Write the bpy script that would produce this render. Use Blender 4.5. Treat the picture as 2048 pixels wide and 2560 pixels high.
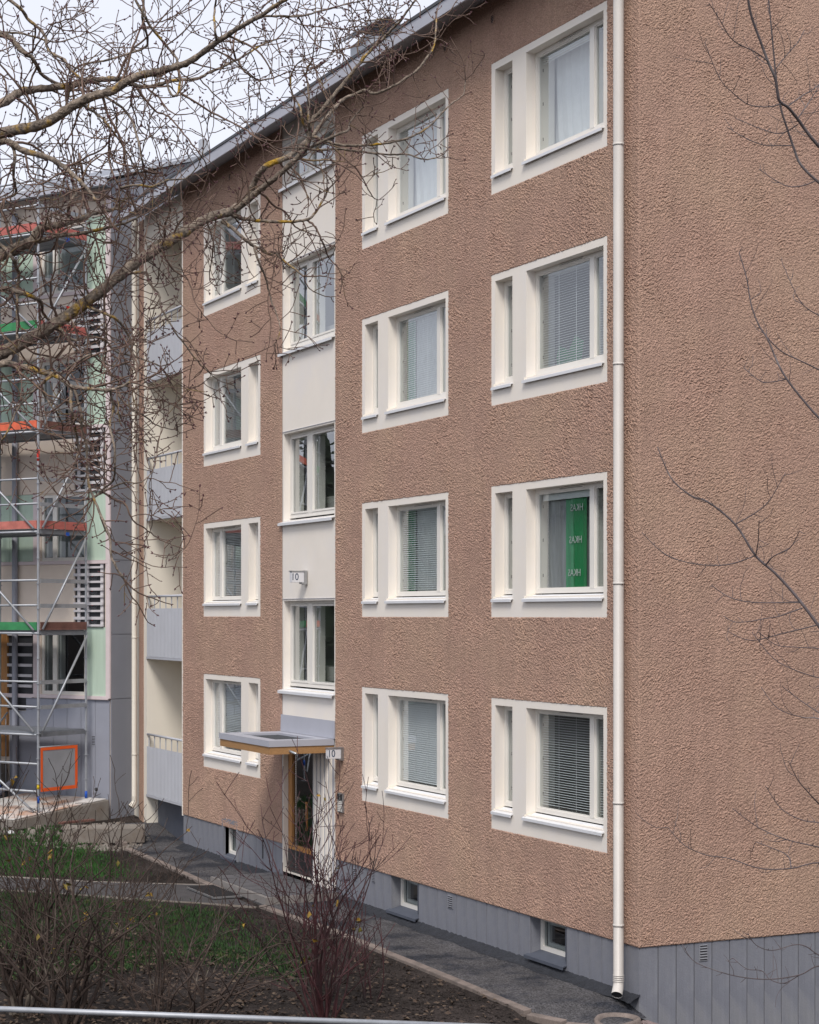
import bpy, bmesh, math, random
import numpy as np
from mathutils import Vector, Matrix

# ---------------------------------------------------------------- camera, sky, sun
sc = bpy.context.scene
for o in list(bpy.data.objects):
    bpy.data.objects.remove(o)
col = sc.collection

FPX, CX, HY = 4750.0, 1024.0, 1537.0            # focal length / principal column / horizon in photo pixels (2048 x 2560)
UD = np.array([-0.43134124, 0.90218886])         # facade direction in (right, forward)
GD = np.array([0.90218886, 0.43134124])          # gable direction
CC = np.array([2.64555336, 21.89264544])         # building corner
CAMZ = 4.48

cam_d = bpy.data.cameras.new('camera')
cam = bpy.data.objects.new('camera', cam_d)
col.objects.link(cam)
cam.location = (18.6102, -11.8300, CAMZ)
fwd = Vector((-UD[1], GD[1], 0.0))
cam.rotation_euler = fwd.to_track_quat('-Z', 'Y').to_euler()
cam_d.sensor_fit = 'VERTICAL'
cam_d.sensor_height = 36.0
cam_d.sensor_width = 28.8
cam_d.lens = FPX / 2560.0 * 36.0
cam_d.shift_y = (HY - 1280.0) / 2560.0
cam_d.clip_start = 0.1
cam_d.clip_end = 3000.0
sc.camera = cam

SUN_AZ, SUN_EL = math.radians(-35.0), math.radians(50.0)   # azimuth of the sun in the x,y plane (from +x)
world = bpy.data.worlds.new('World')
sc.world = world
world.use_nodes = True
wn = world.node_tree
wn.nodes.clear()
w_out = wn.nodes.new('ShaderNodeOutputWorld')
w_bg = wn.nodes.new('ShaderNodeBackground')
w_sky = wn.nodes.new('ShaderNodeTexSky')
w_sky.sky_type = 'NISHITA'
w_sky.sun_disc = False
w_sky.sun_elevation = SUN_EL
w_sky.sun_rotation = math.pi / 2 - SUN_AZ
w_sky.dust_density = 3.0
w_tc = wn.nodes.new('ShaderNodeTexCoord')
w_noise = wn.nodes.new('ShaderNodeTexNoise')
w_noise.inputs['Scale'].default_value = 2.2
w_noise.inputs['Detail'].default_value = 5.0
w_ramp = wn.nodes.new('ShaderNodeValToRGB')      # stratus: pale grey-blue sheets
w_ramp.color_ramp.elements[0].position = 0.3
w_ramp.color_ramp.elements[0].color = (0.74, 0.765, 0.88, 1)
w_ramp.color_ramp.elements[1].position = 0.72
w_ramp.color_ramp.elements[1].color = (0.87, 0.88, 0.945, 1)
w_scale = wn.nodes.new('ShaderNodeVectorMath')
w_scale.operation = 'SCALE'
w_scale.inputs['Scale'].default_value = 6.9
w_mix = wn.nodes.new('ShaderNodeMix')
w_mix.data_type = 'RGBA'
w_mix.inputs['Factor'].default_value = 0.90
wn.links.new(w_tc.outputs['Generated'], w_noise.inputs['Vector'])
wn.links.new(w_noise.outputs['Fac'], w_ramp.inputs['Fac'])
wn.links.new(w_ramp.outputs['Color'], w_scale.inputs[0])
wn.links.new(w_sky.outputs['Color'], w_mix.inputs['A'])
wn.links.new(w_scale.outputs['Vector'], w_mix.inputs['B'])
wn.links.new(w_mix.outputs['Result'], w_bg.inputs['Color'])
w_bg.inputs['Strength'].default_value = 0.10
wn.links.new(w_bg.outputs['Background'], w_out.inputs['Surface'])

sun_d = bpy.data.lights.new('sun', 'SUN')
sun_d.energy = 1.5
sun_d.angle = math.radians(18.0)
sun_d.color = (1.0, 0.94, 0.87)
sun = bpy.data.objects.new('sun', sun_d)
col.objects.link(sun)
sdir = Vector((math.cos(SUN_EL) * math.cos(SUN_AZ), math.cos(SUN_EL) * math.sin(SUN_AZ), math.sin(SUN_EL)))
sun.rotation_euler = sdir.to_track_quat('Z', 'Y').to_euler()
sun.location = (10, -20, 30)

sc.render.engine = 'CYCLES'
sc.view_settings.view_transform = 'Standard'
sc.view_settings.look = 'None'
sc.view_settings.gamma = 1.0
sc.view_settings.use_curve_mapping = False
sc.view_settings.exposure = 0.80

# ---------------------------------------------------------------- helpers
rng = random.Random(7)
nrng = np.random.RandomState(11)


def to_world(v2):
    d = np.asarray(v2) - CC
    return -(d @ UD), d @ GD


def at(px, py, Z):
    x, y = to_world(((px - CX) / FPX * Z, Z))
    return Vector((x, y, CAMZ - (py - HY) * Z / FPX))


def ground_pt(px, py, z=0.0):
    Z = (CAMZ - z) * FPX / (py - HY)
    x, y = to_world(((px - CX) / FPX * Z, Z))
    return Vector((x, y, z))


def smooth01(v):
    v = min(1.0, max(0.0, v))
    return v * v * (3 - 2 * v)


def gz(x, y):
    """terrain height"""
    drop = smooth01((x + 0.45) / 0.5) * (0.07 + 0.85 * smooth01((y + 0.35) / 1.9))
    return 0.36 * smooth01((-x - 16.6) / 3.2) - drop


def tag(o, label=None, cat=None, group=None, kind=None):
    if label: o['label'] = label
    if cat: o['category'] = cat
    if group: o['group'] = group
    if kind: o['kind'] = kind
    return o


def empty(name, loc=(0, 0, 0), parent=None):
    o = bpy.data.objects.new(name, None)
    o.empty_display_size = 0.2
    col.objects.link(o)
    o.location = loc
    if parent: o.parent = parent
    return o


def link_mesh(name, me, m, parent=None):
    o = bpy.data.objects.new(name, me)
    col.objects.link(o)
    if m is not None and not me.materials:
        me.materials.append(m)
    if parent: 
        o.parent = parent
        if parent.type == 'EMPTY' or True:
            o.matrix_parent_inverse = parent.matrix_world.inverted() if parent.parent is None else parent.matrix_world.inverted()
    return o


BOXF = [(0, 3, 2, 1), (4, 5, 6, 7), (0, 1, 5, 4), (1, 2, 6, 5), (2, 3, 7, 6), (3, 0, 4, 7)]


class MB:
    def __init__(self, T=None):
        self.v, self.f, self.T = [], [], T

    def add(self, pts, faces, T=None):
        T = T or self.T
        b = len(self.v)
        for p in pts:
            self.v.append(tuple(T(*p)) if T else tuple(p))
        for f in faces:
            self.f.append(tuple(i + b for i in f))
        return self

    def box(self, x0, x1, y0, y1, z0, z1, T=None):
        if x0 > x1: x0, x1 = x1, x0
        if y0 > y1: y0, y1 = y1, y0
        if z0 > z1: z0, z1 = z1, z0
        p = [(x0, y0, z0), (x1, y0, z0), (x1, y1, z0), (x0, y1, z0), (x0, y0, z1), (x1, y0, z1), (x1, y1, z1), (x0, y1, z1)]
        return self.add(p, BOXF, T)

    def prism(self, prof, a0, a1, T=None):
        """profile [(o,z)...] extruded along the first axis"""
        n = len(prof)
        p = [(a0, o, z) for o, z in prof] + [(a1, o, z) for o, z in prof]
        f = [tuple(range(n))[::-1], tuple(range(n, 2 * n))]
        for i in range(n):
            j = (i + 1) % n
            f.append((i, j, n + j, n + i))
        return self.add(p, f, T)

    def poly(self, pts, z0, z1):
        """vertical prism over a ground polygon"""
        n = len(pts)
        p = [(x, y, z0) for x, y in pts] + [(x, y, z1) for x, y in pts]
        f = [tuple(range(n))[::-1], tuple(range(n, 2 * n))]
        for i in range(n):
            j = (i + 1) % n
            f.append((i, j, n + j, n + i))
        return self.add(p, f)

    def quad(self, a, b, c, d, T=None):
        return self.add([a, b, c, d], [(0, 1, 2, 3)], T)

    def tube(self, pts, rad, k=8, caps=True, T=None):
        P = [Vector(T(*p)) if T else (Vector(self.T(*p)) if self.T else Vector(p)) for p in pts]
        n = len(P)
        if not hasattr(rad, '__len__'): rad = [rad] * n
        b = len(self.v)
        ref = None
        for i in range(n):
            t = (P[min(i + 1, n - 1)] - P[max(i - 1, 0)])
            if t.length < 1e-9: t = Vector((0, 0, 1))
            t.normalize()
            if ref is None:
                h = Vector((0, 0, 1)) if abs(t.z) < 0.9 else Vector((1, 0, 0))
                ref = t.cross(h).normalized()
            else:
                ref = (ref - t * ref.dot(t))
                if ref.length < 1e-6: ref = t.orthogonal()
                ref.normalize()
            w = t.cross(ref)
            for j in range(k):
                an = 2 * math.pi * j / k
                self.v.append(tuple(P[i] + (ref * math.cos(an) + w * math.sin(an)) * rad[i]))
        for i in range(n - 1):
            for j in range(k):
                j2 = (j + 1) % k
                self.f.append((b + i * k + j, b + i * k + j2, b + (i + 1) * k + j2, b + (i + 1) * k + j))
        if caps:
            self.f.append(tuple(b + j for j in range(k))[::-1])
            self.f.append(tuple(b + (n - 1) * k + j for j in range(k)))
        return self

    def plate(self, a0, a1, z0, z1, holes, o0, o1, T=None, rim=False):
        """front plate at depth o0 with rectangular holes (ha0,ha1,hz0,hz1) whose reveals run to o1"""
        T = T or self.T
        A = sorted(set([a0, a1] + [h[i] for h in holes for i in (0, 1)]))
        Z = sorted(set([z0, z1] + [h[i] for h in holes for i in (2, 3)]))
        A = [a for a in A if a0 <= a <= a1]
        Z = [z for z in Z if z0 <= z <= z1]
        for i in range(len(A) - 1):
            for j in range(len(Z) - 1):
                ca, cz = (A[i] + A[i + 1]) / 2, (Z[j] + Z[j + 1]) / 2
                if any(h[0] < ca < h[1] and h[2] < cz < h[3] for h in holes): continue
                self.quad((A[i], o0, Z[j]), (A[i + 1], o0, Z[j]), (A[i + 1], o0, Z[j + 1]), (A[i], o0, Z[j + 1]), T)
        for h in holes:
            self.quad((h[0], o0, h[2]), (h[0], o0, h[3]), (h[0], o1, h[3]), (h[0], o1, h[2]), T)
            self.quad((h[1], o0, h[2]), (h[1], o1, h[2]), (h[1], o1, h[3]), (h[1], o0, h[3]), T)
            self.quad((h[0], o0, h[2]), (h[0], o1, h[2]), (h[1], o1, h[2]), (h[1], o0, h[2]), T)
            self.quad((h[0], o0, h[3]), (h[1], o0, h[3]), (h[1], o1, h[3]), (h[0], o1, h[3]), T)
        if rim:
            self.quad((a0, o0, z0), (a0, o1, z0), (a0, o1, z1), (a0, o0, z1), T)
            self.quad((a1, o0, z0), (a1, o0, z1), (a1, o1, z1), (a1, o1, z0), T)
            self.quad((a0, o0, z0), (a1, o0, z0), (a1, o1, z0), (a0, o1, z0), T)
            self.quad((a0, o0, z1), (a0, o1, z1), (a1, o1, z1), (a1, o0, z1), T)
        return self

    def mesh(self, name, smooth=False, bevel=0.0, recalc=True):
        me = bpy.data.meshes.new(name)
        me.from_pydata(self.v, [], self.f)
        if recalc or bevel:
            bm = bmesh.new()
            bm.from_mesh(me)
            bmesh.ops.remove_doubles(bm, verts=bm.verts, dist=1e-5)
            bmesh.ops.recalc_face_normals(bm, faces=bm.faces)
            if bevel:
                bmesh.ops.bevel(bm, geom=[e for e in bm.edges if len(e.link_faces) == 2 and e.calc_face_angle(0) > 0.6],
                                offset=bevel, segments=2, affect='EDGES', profile=0.6)
            bm.to_mesh(me)
            bm.free()
        if smooth:
            me.polygons.foreach_set('use_smooth', [True] * len(me.polygons))
        me.update()
        return me

    def build(self, name, m, parent=None, smooth=False, bevel=0.0, recalc=True):
        return link_mesh(name, self.mesh(name, smooth, bevel, recalc), m, parent)


def cyl_between(name, p, q, r, m, parent=None, k=10):
    return MB().tube([p, q], r, k).build(name, m, parent, smooth=True)


# ---------------------------------------------------------------- materials
MATS = {}


def mat(name, colr, rough=0.7, var=0.12, vscale=6.0, bump=0.0, bscale=60.0, metal=0.0, spec=0.4, col2=None, c2scale=1.0,
        c2lo=0.45, c2hi=0.65, speck=0.0, sscale=200.0, bdist=0.01, stretch=None, translucent=0.0, streak=0.0, pebble=0.0):
    m = bpy.data.materials.new(name)
    m.use_nodes = True
    nt = m.node_tree
    N, L = nt.nodes, nt.links
    b = N['Principled BSDF']
    b.inputs['Roughness'].default_value = rough
    b.inputs['Metallic'].default_value = metal
    b.inputs['Specular IOR Level'].default_value = spec
    tc = N.new('ShaderNodeTexCoord')
    vec = tc.outputs['Object']
    if stretch:
        mp = N.new('ShaderNodeMapping')
        mp.inputs['Scale'].default_value = stretch
        L.new(vec, mp.inputs['Vector'])
        vec = mp.outputs['Vector']
    n1 = N.new('ShaderNodeTexNoise')
    n1.inputs['Scale'].default_value = vscale
    n1.inputs['Detail'].default_value = 6.0
    n1.inputs['Roughness'].default_value = 0.6
    L.new(vec, n1.inputs['Vector'])
    rp = N.new('ShaderNodeValToRGB')
    rp.color_ramp.elements[0].position = 0.28
    rp.color_ramp.elements[1].position = 0.72
    rp.color_ramp.elements[0].color = tuple(c * (1 - var) for c in colr) + (1,)
    rp.color_ramp.elements[1].color = tuple(min(1, c * (1 + var)) for c in colr) + (1,)
    L.new(n1.outputs['Fac'], rp.inputs['Fac'])
    out = rp.outputs['Color']
    if col2:
        n2 = N.new('ShaderNodeTexNoise')
        n2.inputs['Scale'].default_value = c2scale
        n2.inputs['Detail'].default_value = 7.0
        n2.inputs['Roughness'].default_value = 0.62
        L.new(vec, n2.inputs['Vector'])
        mr = N.new('ShaderNodeMapRange')
        mr.inputs['From Min'].default_value = c2lo
        mr.inputs['From Max'].default_value = c2hi
        L.new(n2.outputs['Fac'], mr.inputs['Value'])
        mx = N.new('ShaderNodeMix')
        mx.data_type = 'RGBA'
        L.new(mr.outputs['Result'], mx.inputs['Factor'])
        L.new(out, mx.inputs['A'])
        mx.inputs['B'].default_value = tuple(col2) + (1,)
        out = mx.outputs['Result']
    if speck:
        n3 = N.new('ShaderNodeTexNoise')
        n3.inputs['Scale'].default_value = sscale
        n3.inputs['Detail'].default_value = 2.0
        L.new(tc.outputs['Object'], n3.inputs['Vector'])
        mr = N.new('ShaderNodeMapRange')
        mr.inputs['From Min'].default_value = 0.3
        mr.inputs['From Max'].default_value = 0.7
        mr.inputs['To Min'].default_value = 1 - speck
        mr.inputs['To Max'].default_value = 1 + speck
        L.new(n3.outputs['Fac'], mr.inputs['Value'])
        mv = N.new('ShaderNodeVectorMath')
        mv.operation = 'SCALE'
        L.new(out, mv.inputs[0])
        L.new(mr.outputs['Result'], mv.inputs['Scale'])
        out = mv.outputs['Vector']
    if streak:                                   # rain washed streaks and dust
        mp2 = N.new('ShaderNodeMapping')
        mp2.inputs['Scale'].default_value = (4.5, 4.5, 0.22)
        L.new(tc.outputs['Object'], mp2.inputs['Vector'])
        n4 = N.new('ShaderNodeTexNoise')
        n4.inputs['Scale'].default_value = 1.3
        n4.inputs['Detail'].default_value = 6.0
        n4.inputs['Roughness'].default_value = 0.65
        L.new(mp2.outputs['Vector'], n4.inputs['Vector'])
        mr4 = N.new('ShaderNodeMapRange')
        mr4.inputs['From Min'].default_value = 0.35
        mr4.inputs['From Max'].default_value = 0.68
        mr4.inputs['To Min'].default_value = 1 - streak
        mr4.inputs['To Max'].default_value = 1 + streak * 0.5
        L.new(n4.outputs['Fac'], mr4.inputs['Value'])
        mv4 = N.new('ShaderNodeVectorMath')
        mv4.operation = 'SCALE'
        L.new(out, mv4.inputs[0])
        L.new(mr4.outputs['Result'], mv4.inputs['Scale'])
        out = mv4.outputs['Vector']
    L.new(out, b.inputs['Base Color'])
    if bump:
        nb = N.new('ShaderNodeTexNoise')
        nb.inputs['Scale'].default_value = bscale
        nb.inputs['Detail'].default_value = 4.0
        L.new(tc.outputs['Object'], nb.inputs['Vector'])
        bp = N.new('ShaderNodeBump')
        bp.inputs['Strength'].default_value = bump
        bp.inputs['Distance'].default_value = bdist
        L.new(nb.outputs['Fac'], bp.inputs['Height'])
        L.new(bp.outputs['Normal'], b.inputs['Normal'])
        if pebble:
            vo = N.new('ShaderNodeTexVoronoi')
            vo.feature = 'F1'
            vo.inputs['Scale'].default_value = pebble
            n5 = N.new('ShaderNodeTexNoise')
            n5.inputs['Scale'].default_value = pebble * 0.6
            L.new(tc.outputs['Object'], n5.inputs['Vector'])
            mxv = N.new('ShaderNodeMix')
            mxv.data_type = 'VECTOR'
            mxv.inputs['Factor'].default_value = 0.05
            L.new(tc.outputs['Object'], mxv.inputs['A'])
            L.new(n5.outputs['Color'], mxv.inputs['B'])
            L.new(mxv.outputs['Result'], vo.inputs['Vector'])
            bp2 = N.new('ShaderNodeBump')
            bp2.invert = True
            bp2.inputs['Strength'].default_value = 1.0
            bp2.inputs['Distance'].default_value = 0.011
            L.new(vo.outputs['Distance'], bp2.inputs['Height'])
            L.new(bp.outputs['Normal'], bp2.inputs['Normal'])
            L.new(bp2.outputs['Normal'], b.inputs['Normal'])
    if translucent:
        tr = N.new('ShaderNodeBsdfTransparent')
        ms = N.new('ShaderNodeMixShader')
        ms.inputs['Fac'].default_value = translucent
        L.new(b.outputs['BSDF'], ms.inputs[1])
        L.new(tr.outputs['BSDF'], ms.inputs[2])
        L.new(ms.outputs['Shader'], N['Material Output'].inputs['Surface'])
    MATS[name] = m
    return m


def glass_mat(name, tint=(0.86, 0.90, 0.90), gain=2.5, rough=0.0, wav=0.05):
    m = bpy.data.materials.new(name)
    m.use_nodes = True
    nt = m.node_tree
    N, L = nt.nodes, nt.links
    N.remove(N['Principled BSDF'])
    lw_ = N.new('ShaderNodeLayerWeight')
    lw_.inputs['Blend'].default_value = 0.5
    p5 = N.new('ShaderNodeMath')
    p5.operation = 'POWER'
    p5.inputs[1].default_value = 5.0
    L.new(lw_.outputs['Facing'], p5.inputs[0])
    fr = N.new('ShaderNodeMath')
    fr.operation = 'MULTIPLY_ADD'                # Schlick reflectance of glass
    fr.inputs[1].default_value = 0.96
    fr.inputs[2].default_value = 0.04
    L.new(p5.outputs['Value'], fr.inputs[0])
    mu = N.new('ShaderNodeMath')
    mu.operation = 'MULTIPLY'
    mu.use_clamp = True
    mu.inputs[1].default_value = gain       # several panes behind each other
    L.new(fr.outputs['Value'], mu.inputs[0])
    gl = N.new('ShaderNodeBsdfGlossy')
    gl.inputs['Roughness'].default_value = rough
    gl.inputs['Color'].default_value = (0.95, 0.97, 1.0, 1)
    tr = N.new('ShaderNodeBsdfTransparent')
    tr.inputs['Color'].default_value = tint + (1,)
    ms = N.new('ShaderNodeMixShader')
    L.new(mu.outputs['Value'], ms.inputs['Fac'])
    L.new(tr.outputs['BSDF'], ms.inputs[1])
    L.new(gl.outputs['BSDF'], ms.inputs[2])
    tc = N.new('ShaderNodeTexCoord')
    nb = N.new('ShaderNodeTexNoise')
    nb.inputs['Scale'].default_value = 1.6
    L.new(tc.outputs['Object'], nb.inputs['Vector'])
    bp = N.new('ShaderNodeBump')
    bp.inputs['Strength'].default_value = wav
    bp.inputs['Distance'].default_value = 0.01
    L.new(nb.outputs['Fac'], bp.inputs['Height'])
    L.new(bp.outputs['Normal'], gl.inputs['Normal'])
    L.new(ms.outputs['Shader'], N['Material Output'].inputs['Surface'])
    MATS[name] = m
    return m


mat('stucco', (0.425, 0.275, 0.212), 0.92, var=0.09, vscale=1.1, bump=0.6, bscale=75, bdist=0.02, spec=0.2,
    col2=(0.455, 0.308, 0.226), c2scale=0.6, c2lo=0.42, c2hi=0.7, speck=0.22, sscale=62, streak=0.07, pebble=46.0)
mat('white_render', (0.80, 0.745, 0.670), 0.85, var=0.03, vscale=2.0, bump=0.12, bscale=90, bdist=0.003, spec=0.25,
    col2=(0.78, 0.735, 0.685), c2scale=1.1)
mat('cream_render', (0.76, 0.71, 0.62), 0.88, var=0.04, vscale=1.6, bump=0.15, bscale=90, bdist=0.003, spec=0.2)
mat('frame_white', (0.74, 0.715, 0.665), 0.45, var=0.02, spec=0.5)
mat('sill_metal', (0.70, 0.71, 0.73), 0.38, var=0.03, vscale=3, spec=0.5)
mat('plinth_grey', (0.200, 0.208, 0.240), 0.78, streak=0.14, var=0.09, vscale=2.5, bump=0.35, bscale=45, bdist=0.006, spec=0.3,
    col2=(0.235, 0.24, 0.26), c2scale=1.7, speck=0.05, sscale=60)
mat('plinth_dark', (0.075, 0.085, 0.11), 0.6, var=0.1, bump=0.1, bscale=60)
mat('fascia_grey', (0.40, 0.41, 0.46), 0.5, var=0.05, vscale=2, spec=0.4)
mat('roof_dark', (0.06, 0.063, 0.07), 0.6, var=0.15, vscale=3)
mat('roof_metal', (0.42, 0.44, 0.48), 0.45, var=0.06, vscale=1.5, spec=0.5)
mat('soffit', (0.24, 0.24, 0.26), 0.75, var=0.06)
mat('pipe_white', (0.60, 0.565, 0.525), 0.42, streak=0.10, var=0.04, vscale=2.0, spec=0.5, col2=(0.66, 0.63, 0.59), c2scale=3, c2lo=0.6, c2hi=0.8)
mat('pipe_cream', (0.66, 0.62, 0.54), 0.45, var=0.04, vscale=2.0, spec=0.5)
mat('pipe_grey', (0.30, 0.31, 0.36), 0.45, var=0.05)
mat('blind', (0.84, 0.85, 0.85), 0.45, var=0.03, spec=0.4)
mat('curtain', (0.80, 0.80, 0.80), 0.85, var=0.05)
mat('film', (0.42, 0.42, 0.44), 0.3, var=0.22, vscale=3.5, spec=0.5, translucent=0.25, stretch=(6, 1, 0.6))
mat('film_green', (0.012, 0.24, 0.07), 0.35, var=0.15, vscale=4, spec=0.5, stretch=(5, 1, 0.6))
mat('film_green_pale', (0.10, 0.34, 0.18), 0.4, var=0.15, vscale=4, spec=0.5)
mat('print_pale', (0.62, 0.66, 0.62), 0.6, var=0.03)
mat('interior', (0.30, 0.29, 0.27), 0.9, var=0.1, vscale=1.0)
mat('interior_dark', (0.06, 0.06, 0.06), 0.9, var=0.1, vscale=1.0)
mat('gasket', (0.03, 0.03, 0.035), 0.6)
mat('wood', (0.42, 0.20, 0.065), 0.42, var=0.22, vscale=5, spec=0.45, stretch=(14, 14, 0.8), bump=0.05)
mat('wood_trim', (0.36, 0.20, 0.085), 0.55, var=0.15, vscale=5, stretch=(0.8, 8, 14))
mat('black_metal', (0.022, 0.023, 0.026), 0.4, var=0.15)
mat('steel', (0.42, 0.43, 0.44), 0.38, metal=0.85, var=0.1)
mat('felt', (0.055, 0.06, 0.068), 0.95, var=0.25, vscale=20, bump=0.3, bscale=200)
mat('balcony_metal', (0.45, 0.465, 0.505), 0.5, var=0.04, vscale=2, spec=0.4)
mat('asphalt', (0.085, 0.082, 0.086), 0.9, var=0.35, vscale=2.6, bump=1.0, bscale=55, bdist=0.02, spec=0.3,
    col2=(0.026, 0.028, 0.036), c2scale=1.3, c2lo=0.47, c2hi=0.60, speck=0.7, sscale=45)
mat('bitumen', (0.020, 0.022, 0.028), 0.55, var=0.4, vscale=14, bump=0.8, bscale=70, bdist=0.012, spec=0.5, speck=0.3, sscale=90)
mat('path_asphalt', (0.062, 0.058, 0.060), 0.9, var=0.2, vscale=2.2, bump=0.5, bscale=120, bdist=0.005, col2=(0.045, 0.043, 0.045), c2scale=1.5, speck=0.3, sscale=100)
mat('kerb_stone', (0.20, 0.162, 0.142), 0.85, var=0.16, vscale=7, bump=0.4, bscale=110, bdist=0.004, col2=(0.13, 0.108, 0.095), c2scale=5, speck=0.2, sscale=120)
mat('slate', (0.10, 0.10, 0.108), 0.6, var=0.2, vscale=3)
mat('grout', (0.20, 0.185, 0.175), 0.9)
mat('soil', (0.042, 0.034, 0.031), 0.95, var=0.45, vscale=3.0, bump=1.0, bscale=38, bdist=0.03, spec=0.15,
    col2=(0.022, 0.018, 0.016), c2scale=0.55, c2lo=0.42, c2hi=0.6, speck=0.5, sscale=45)
mat('lawn', (0.045, 0.060, 0.022), 0.95, var=0.4, vscale=4.0, bump=0.8, bscale=60, bdist=0.02, spec=0.15,
    col2=(0.045, 0.036, 0.026), c2scale=1.3, c2lo=0.5, c2hi=0.66, speck=0.4, sscale=60)
mat('grass', (0.026, 0.058, 0.018), 0.75, var=0.45, vscale=2.2, spec=0.2, col2=(0.10, 0.10, 0.035), c2scale=3.5, c2lo=0.55, c2hi=0.7)
mat('grass_bright', (0.030, 0.088, 0.020), 0.75, var=0.45, vscale=2.2, spec=0.2, col2=(0.085, 0.09, 0.03), c2scale=3.5, c2lo=0.58, c2hi=0.72)
mat('dead_leaf', (0.075, 0.052, 0.040), 0.85, var=0.5, vscale=5, spec=0.2, col2=(0.12, 0.09, 0.065), c2scale=9)
mat('yellow_leaf', (0.27, 0.16, 0.025), 0.7, var=0.5, vscale=9, spec=0.3, col2=(0.10, 0.11, 0.025), c2scale=5)
mat('bark', (0.215, 0.175, 0.140), 0.9, var=0.5, vscale=22, bump=1.0, bscale=45, bdist=0.02, spec=0.2,
    col2=(0.36, 0.22, 0.03), c2scale=5.5, c2lo=0.565, c2hi=0.65, speck=0.35, sscale=70)
mat('twig', (0.150, 0.100, 0.078), 0.8, var=0.35, vscale=5, spec=0.25, col2=(0.22, 0.16, 0.07), c2scale=3.0, c2lo=0.60, c2hi=0.68)
mat('bud', (0.085, 0.030, 0.034), 0.55, var=0.3, vscale=8, spec=0.4)
mat('sapling_bark', (0.095, 0.078, 0.080), 0.7, col2=(0.20, 0.18, 0.18), c2scale=2.5, c2lo=0.56, c2hi=0.68, var=0.3, vscale=6, spec=0.3)
mat('red_stem', (0.070, 0.026, 0.029), 0.6, var=0.45, vscale=3.5, spec=0.3, col2=(0.035, 0.026, 0.026), c2scale=2.0)
mat('grey_stem', (0.062, 0.045, 0.038), 0.85, var=0.4, vscale=5, spec=0.2, col2=(0.17, 0.145, 0.12), c2scale=2.2, c2lo=0.58, c2hi=0.7)
mat('galvanised', (0.36, 0.38, 0.41), 0.5, metal=0.45, var=0.12, vscale=9)
mat('deck_steel', (0.22, 0.235, 0.26), 0.55, metal=0.4, var=0.2, vscale=4)
mat('board_red', (0.44, 0.13, 0.11), 0.7, var=0.25, vscale=5, stretch=(1, 1, 5))
mat('board_orange', (0.68, 0.14, 0.07), 0.65, var=0.2, vscale=5)
mat('board_pink', (0.48, 0.16, 0.13), 0.75, var=0.25, vscale=5)
mat('board_green', (0.04, 0.22, 0.085), 0.65, var=0.25, vscale=5)
mat('board_brown', (0.16, 0.075, 0.06), 0.75, var=0.3, vscale=5)
mat('tag_blue', (0.01, 0.08, 0.42), 0.5)
mat('tag_red', (0.65, 0.03, 0.02), 0.5)
mat('tag_yellow', (0.75, 0.55, 0.02), 0.5)
mat('tape_orange', (0.85, 0.12, 0.015), 0.45, var=0.08)
mat('plastic_sheet', (0.40, 0.41, 0.43), 0.35, translucent=0.45, var=0.12, vscale=3, bump=0.3, bscale=6, bdist=0.02)
mat('panel_cream', (0.72, 0.62, 0.53), 0.85, var=0.05, vscale=2, bump=0.1, bscale=80)
mat('panel_mint', (0.47, 0.59, 0.49), 0.75, var=0.06, vscale=2, stretch=(6, 6, 0.6))
mat('panel_grey', (0.285, 0.30, 0.355), 0.75, var=0.06, vscale=1.5, bump=0.08, bscale=60)
mat('panel_darkgrey', (0.25, 0.26, 0.30), 0.7, var=0.05, vscale=1.5)
mat('trim_pink', (0.66, 0.57, 0.58), 0.7, var=0.05)
mat('batten', (0.60, 0.58, 0.60), 0.7, var=0.1, vscale=4)
mat('membrane', (0.035, 0.037, 0.042), 0.5, var=0.25, vscale=3)
mat('membrane_print', (0.16, 0.16, 0.17), 0.6)
mat('concrete', (0.20, 0.18, 0.16), 0.9, var=0.2, vscale=4, bump=0.5, bscale=60, bdist=0.006, col2=(0.17, 0.14, 0.115), c2scale=2.5, speck=0.2)
mat('concrete_rust', (0.56, 0.54, 0.52), 0.85, var=0.12, vscale=3, bump=0.3, bscale=60, col2=(0.42, 0.25, 0.17), c2scale=1.6, c2lo=0.45, c2hi=0.62)
mat('conifer', (0.030, 0.045, 0.028), 0.85, var=0.4, vscale=0.6, spec=0.2)
mat('lamp_white', (0.66, 0.66, 0.68), 0.4, var=0.02)
mat('number_blue', (0.01, 0.035, 0.09), 0.5)
mat('gravel', (0.22, 0.17, 0.165), 0.9, var=0.5, vscale=60)
glass_mat('glass')
glass_mat('glass_dark', tint=(0.55, 0.6, 0.62), gain=1.8)
M = MATS


def text_mesh(body, size, align='CENTER', depth=0.0015):
    cu = bpy.data.curves.new('lettering', 'FONT')
    cu.body = body
    cu.size = size
    cu.align_x = align
    cu.align_y = 'CENTER'
    cu.extrude = depth
    cu.resolution_u = 3
    ob = bpy.data.objects.new('lettering_tmp', cu)
    col.objects.link(ob)
    dg = bpy.context.evaluated_depsgraph_get()
    me = bpy.data.meshes.new_from_object(ob.evaluated_get(dg))
    bpy.data.objects.remove(ob)
    bpy.data.curves.remove(cu)
    return me


def place_text(name, body, size, origin, right, up, m, parent, mirror=False, squeeze=1.0):
    me = text_mesh(body, size)
    r, u_ = Vector(right).normalized(), Vector(up).normalized()
    n = r.cross(u_)
    if mirror: r = -r
    r = r * squeeze
    mx = Matrix((r.to_4d(), u_.to_4d(), n.to_4d(), Vector((0, 0, 0, 1)))).transposed()
    mx[3][0] = mx[3][1] = mx[3][2] = 0
    mx.translation = Vector(origin)
    me.transform(mx)
    return link_mesh(name, me, m, parent)


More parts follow.
